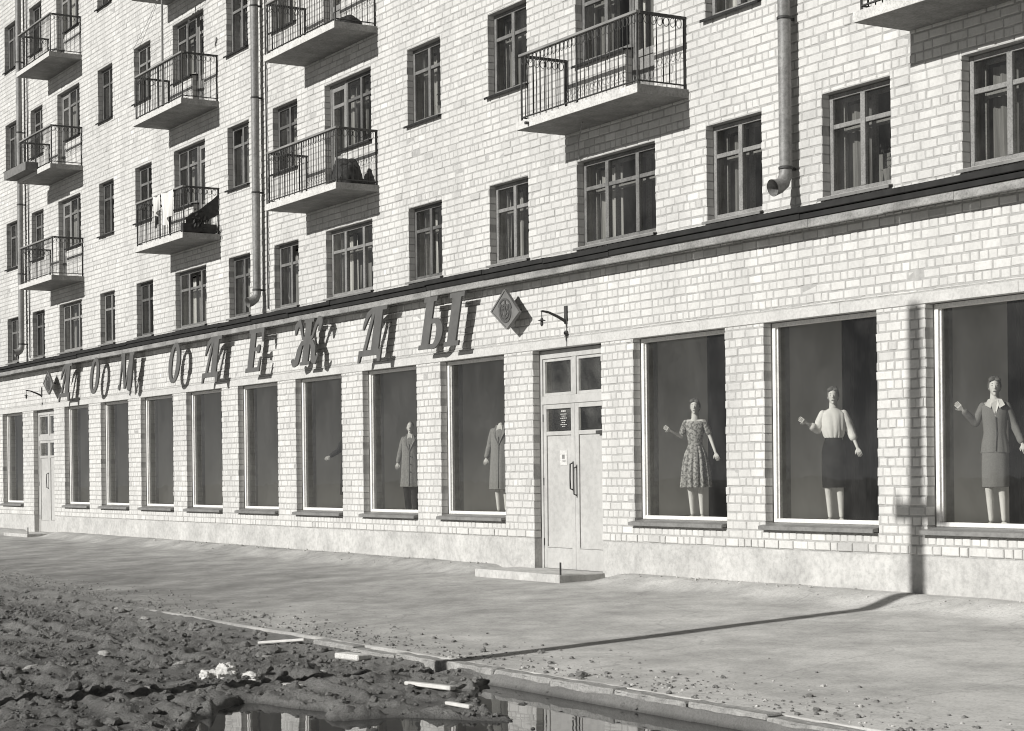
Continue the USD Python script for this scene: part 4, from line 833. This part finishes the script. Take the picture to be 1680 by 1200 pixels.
        if kind != 'black':
            for k in (-1, 1):
                pg_ = Polygon([(k * .03, 1.40), (k * .07, 1.41), (k * .12, 1.29), (k * .075, 1.22), (k * .0, 1.08)]); mb = MB(); mb.poly(pg_, -.158, -.148); v_ = mb.v[0]; v_[:, 1] += np.clip(v_[:, 2] - 1.20, 0, 1) * .46; mb.v[0] = v_ * s * np.array([SL, SL, 1.0]); mb.build('lapel', m_, w)
            mb = MB(); mb.poly(Polygon([(-.045, 1.40), (.045, 1.40), (.055, 1.33), (.0, 1.14), (-.055, 1.33)]), -.146, -.138); v_ = mb.v[0]; v_[:, 1] += np.clip(v_[:, 2] - 1.22, 0, 1) * .40; mb.v[0] = v_ * s * np.array([SL, SL, 1.0]); mb.build('scarf', M['blouse'] if kind == 'coat' else M['skin'], w)
        if kind == 'tweed':
            mb = MB()
            for zz in (1.0, .86, .72): mb.sphere(A(.03, -.165 - .03 * (1.0 - zz), zz), .012 * s, 1, (1, .5, 1))
            mb.build('buttons', M['skirt'], w, smooth=True)
            for kn, an, k_ in ((kL, aL, -.085), (kR, aR, .085)):
                put(w, 'trouser_leg', skin_mesh(chain([A(k_, 0, .82), kn, an + A(0, 0, .0)], [.085 * s, .070 * s, .060 * s]), .02 * s, 4), M['skirt'], True)
            shoes(M['shoe'])
        else: shoes(M['blouse'] if kind == 'coat' else M['shoe'])
FZ = 0.775
mannequin((3.86, 0.62, FZ), 44, 'mannequin in a short sleeved print dress in the window right of the large door', 'dress', 1.64)
mannequin((6.72, 0.62, FZ), 46, 'mannequin in a white blouse and black skirt', 'blouse', 1.67)
mannequin((9.43, 0.62, FZ), 46, 'mannequin in a grey jacket and skirt with a white collar at the right edge', 'suit', 1.66)
mannequin((-4.50, 0.62, FZ), 50, 'mannequin in a knee length tweed coat and dark trousers', 'tweed', 1.58)
mannequin((-1.38, 0.62, FZ), 42, 'headless mannequin in a plain grey coat half hidden by the wall beside the door', 'coat', 1.66, head=False)
mannequin((-7.02, 0.66, FZ), 50, 'mannequin in black, only its sleeve and pale hand showing past the brick pier', 'black', 1.62)

# ------------------------------------------------------------------ things on the balconies
def zt_(ri): return SLAB[ri] + 0.112
w = xf('trough', label='weathered wooden plant trough standing on the middle balcony of the leftmost column', cat='planter')
x0_, x1_, y0_ = -23.62, -21.7, -0.97; zz = zt_(2) + 0.02
mb = MB(); mb.bbox(x0_, x1_, y0_ - .16, y0_ - .135, zz - .05, zz + .16); mb.bbox(x0_, x1_, y0_ + .135, y0_ + .16, zz - .05, zz + .16); mb.bbox(x0_, x0_ + .025, y0_ - .135, y0_ + .135, zz - .05, zz + .16); mb.bbox(x1_ - .025, x1_, y0_ - .135, y0_ + .135, zz - .05, zz + .16); mb.bbox(x0_ + .025, x1_ - .025, y0_ - .135, y0_ + .135, zz - .05, zz - .02); mb.build('box', M['oldwood'], w)
def leafy(w, name, c, size, n, seed, m_):
    r = np.random.default_rng(seed); mb = MB()
    for _ in range(n):
        p = np.array(c) + r.normal(0, 1, 3) * size * .42; a = r.normal(0, 1, 3); a /= np.linalg.norm(a); b_ = np.cross(a, [.3, .5, .8]); b_ /= np.linalg.norm(b_); l = r.uniform(.03, .07)
        mb.add([p - a * l, p + b_ * l * .4, p + a * l, p - b_ * l * .4], [(0, 1, 2, 3)])
    return mb.build(name, m_, w, kind='stuff')
def heap(name, label, cat, c, r_, m_, sc, seed):
    t = trimesh.creation.icosphere(subdivisions=4); v_ = t.vertices * np.array(sc); v_ *= (1 + .45 * (meshkit.fbm(t.vertices * 2.2 + seed, 4, seed) - .5))[:, None]
    v_[:, 2] = np.maximum(v_[:, 2], -0.02); MBx = MB().add(v_ * r_ + np.array(c), t.faces); return MBx.build(name, m_, smooth=True, label=label, cat=cat)
heap('covered_heap', 'dark tarpaulin covered heap at the right end of the lower balcony over the letters', 'heap', (-4.80, -.42, zt_(1)), .5, M['tarp'], (.62, .62, .95), 3)
heap('bundle', 'dark round bundle at the corner of the upper balcony over the letters', 'bundle', (-4.66, -.40, zt_(2)), .22, M['tarp'], (.8, 1.2, .85), 6)
w = xf('flower_box', label='long dark flower box along the right end of the balcony with washing', cat='planter')
mb = MB(); mb.bbox(-11.84, -11.70, -.80, -.06, zt_(1) + .02, zt_(1) + .2); mb.build('box', M['tarp'], w); leafy(w, 'plants', (-11.77, -.43, zt_(1) + .24), .25, 160, 2, M['leaf'])
w = xf('flower_box', label='small dark flower box on the balcony at the top right corner', cat='planter')
mb = MB(); mb.bbox(9.75, 10.45, -.74, -.56, zt_(1) + .02, zt_(1) + .2); mb.build('box', M['tarp'], w); leafy(w, 'plants', (10.1, -.65, zt_(1) + .26), .22, 160, 5, M['leaf'])
# washing on a line
def sheet(name, label, P, Q, drop, m_, cat, seed, amp=.03, taper_=0.0):
    n, k = 24, 14; r = random.Random(seed); ph = r.uniform(0, 6); V_ = []
    P, Q = np.array(P), np.array(Q)
    for j in range(k + 1):
        t = j / k
        for i in range(n + 1):
            u = i / n; p = P + (Q - P) * (u * (1 - taper_ * t) + taper_ * t * .5); V_.append([p[0], p[1] + amp * math.sin(u * 15 + ph) * (.3 + t), p[2] - drop * t * (1 - .12 * math.cos(u * 7 + ph)) - .04 * math.sin(math.pi * u)])
    m_ = MB().add(V_, [(j * (n + 1) + i, j * (n + 1) + i + 1, (j + 1) * (n + 1) + i + 1, (j + 1) * (n + 1) + i) for j in range(k) for i in range(n)]).build(name, m_, smooth=True, label=label, cat=cat); return m_
zl = zt_(1) + .93
sheet('bed_sheet', 'white bed sheet hung over the railing of the balcony with washing', (-12.90, -.835, zl + .03), (-12.15, -.835, zl + .03), .60, M['cloth3'], 'laundry', 1, .035, .15)
sheet('shirt', 'pale garment hung beside the white sheet on the washing balcony', (-13.35, -.835, zl + .02), (-12.96, -.835, zl + .02), .36, M['cloth3'], 'laundry', 2, .03, .35)
sheet('dark_garment', 'dark garment hung left of the pale one on the washing balcony', (-13.75, -.66, zl - .12), (-13.52, -.66, zl - .1), .42, M['cloth0'], 'laundry', 3, .02, .4)
sheet('dark_blanket', 'dark blanket hung at the right end of the washing balcony', (-11.72, -.74, zl - .62), (-11.72, -.02, zl - .10), .40, M['tarp'], 'laundry', 4, .02)
# aerial mast with wires
w = xf('aerial_mast', label='tall thin pole with insulators and wires rising from an upper balcony', cat='mast'); X = -12.95; Y = -.74; z0m = zt_(2)
MB().tube([(X, Y, z0m + .0), (X, Y, z0m + 1.2), (X + .01, Y, z0m + 2.62)], [.028, .026, .022], 8).build('pole', M['frame2'], w)
MB().bbox(X - .2, X + .2, Y - .018, Y + .018, z0m + 2.36, z0m + 2.40, .003).build('cross_arm', M['oldwood'], w)
for k in (-.14, .14): MB().bbox(X + k - .07, X + k + .07, Y - .05, Y + .05, z0m + 2.30, z0m + 2.48, .015).build('insulator', M['cornice'], w)
for k, (e0, e1) in enumerate((((X - .14), (-16.6, -.1, z0m + 2.05)), ((X - .14), (-16.6, -.1, z0m + 1.8)), ((X + .14), (-9.5, -.1, z0m + 3.35)), ((X + .14), (-9.5, -.1, z0m + 3.0)))):
    P, Q = np.array([e0, Y, z0m + 2.44 - .05 * (k % 2)]), np.array(e1); MB().tube([P + (Q - P) * t - np.array([0, 0, .22 * t * (1 - t)]) for t in np.linspace(0, 1, 9)], .004, 4).build('wire', M['iron'], w)
w = xf('flag_stick', label='thin upright stick with a dark scrap at its tip, right of the aerial mast', cat='stick')
MB().tube([(-11.80, -.60, zt_(2) + .9), (-11.80, -.60, zt_(2) + 1.62)], .008, 5).build('stick', M['iron'], w); sh_ = MB().add([(-11.80, -.60, zt_(2) + 1.66), (-11.70, -.60, zt_(2) + 1.60), (-11.82, -.60, zt_(2) + 1.42), (-11.86, -.60, zt_(2) + 1.5)], [(0, 1, 2, 3)]).build('scrap', M['iron'], w)
w = xf('wall_rod', label='thin slanting rod fixed to the wall under the large balcony', cat='rod')
MB().tube([(2.0, -.02, 5.93), (2.35, -.25, 6.10), (2.72, -.42, 6.30)], .008, 6).build('rod', M['pipe'], w)

# ------------------------------------------------------------------ scraps in the mud
def scrap(name, px_, d, l, wd, h, rot, m_, label, cat, group=None, tilt=0.0):
    z = ground_at(px_, d); mb = MB(); r = np.random.default_rng(int(abs(px_ * 100) + d * 10)); mb.bbox(-l / 2, l / 2, -wd / 2, wd / 2, 0, h, min(h, wd) * .2)
    v_ = mb.v[0]; v_ += .12 * wd * (meshkit.noise(v_ * 9 / max(l, .1) + px_, 4) - .5)[:, None]
    v_[:, 2] += v_[:, 0] * math.tan(math.radians(tilt)); a = math.radians(rot); c_, s_ = math.cos(a), math.sin(a)
    mb.v[0] = np.c_[v_[:, 0] * c_ - v_[:, 1] * s_, v_[:, 0] * s_ + v_[:, 1] * c_, v_[:, 2]] + np.array([px_, -d, z - h * .15 + .012 + abs(math.sin(math.radians(tilt))) * l * .3])
    return mb.build(name, m_, label=label, cat=cat, group=group)
scrap('plank', 10.06, 6.86, .62, .07, .035, 12, M['plank'], 'pale plank lying in the mud, the longer of the two beside the puddle', 'plank')
scrap('plank', 11.25, 7.23, .34, .05, .03, 6, M['plank'], 'short narrow pale plank half sunk in mud nearer the camera', 'plank')
scrap('paper_scrap', 7.45, 6.34, .42, .16, .06, 8, M['paper'], 'bright white block of scrap beside the pole shadow where it enters the mud', 'scrap')
scrap('stick', 5.60, 6.30, .62, .04, .03, 30, M['plank'], 'pale forked stick lying in the mud left of the white block', 'stick', tilt=5)
scrap('paper_scrap', 9.24, 7.82, .26, .12, .04, 10, M['paper'], 'white scrap at the edge of the mud in front of the pole shadow', 'scrap')
def lump(name, px_, d, r_, sc, seed, m_, label, cat, group=None):
    t = trimesh.creation.icosphere(subdivisions=3); v_ = t.vertices * np.array(sc) * (0.55 + 1.1 * meshkit.fbm(t.vertices * 2.4 + seed, 5, seed))[:, None] * r_
    return MB().add(v_ + np.array([px_, -d, ground_at(px_, d) + .25 * r_ * sc[2]]), t.faces).build(name, m_, smooth=25, label=label, cat=cat, group=group)
for k, (a_, b_, r_, sc, lb) in enumerate(((7.86, 8.04, .11, (1.3, .7, .45), 'leftmost white plaster lump of the small pile in the mud'), (8.02, 7.93, .12, (1.0, .7, .7), 'tallest white plaster lump in the middle of the small pile in the mud'), (8.24, 7.78, .09, (1.2, .6, .5), 'white plaster lump lying apart at the right of the small pile'), (7.98, 8.12, .06, (1, .8, .7), 'smallest white plaster lump in front of the small pile'))):
    lump('plaster_lump', a_, b_, r_, sc, k + 3, M['paper'], lb, 'plaster', 'pile of white plaster lumps')
rs = np.random.default_rng(9); CH = MB()
for k, (a_, b_) in enumerate(((6.80, 7.9), (-.45, 6.1), (.0, 6.1), (4.31, 8.43), (3.62, 6.55), (5.6, 8.3), (2.0, 7.0), (1.2, 6.3), (4.9, 7.1), (9.2, 9.6), (6.1, 9.2), (8.6, 8.9), (7.2, 9.9), (10.3, 7.6), (2.9, 7.7), (3.9, 9.0), (6.6, 6.9), (8.4, 7.1), (5.2, 9.4), (9.6, 6.5))):
    if k % 5 in (3, 4): continue
    t = trimesh.creation.icosphere(subdivisions=2); rad = rs.uniform(.035, .08); v_ = t.vertices * np.array((1.5, .7, .4) if k % 2 else (.8, 1.1, .5)) * (0.7 + 0.8 * meshkit.fbm(t.vertices * 1.7 + k, 4, k))[:, None] * rad; CH.add(v_ + np.array([a_, -b_, ground_at(a_, b_) + .1 * rad]), t.faces)
CH.build('rubble_chips', M['kerb'], label='small pale chips of rubble strewn over the mud', cat='rubble', kind='stuff')
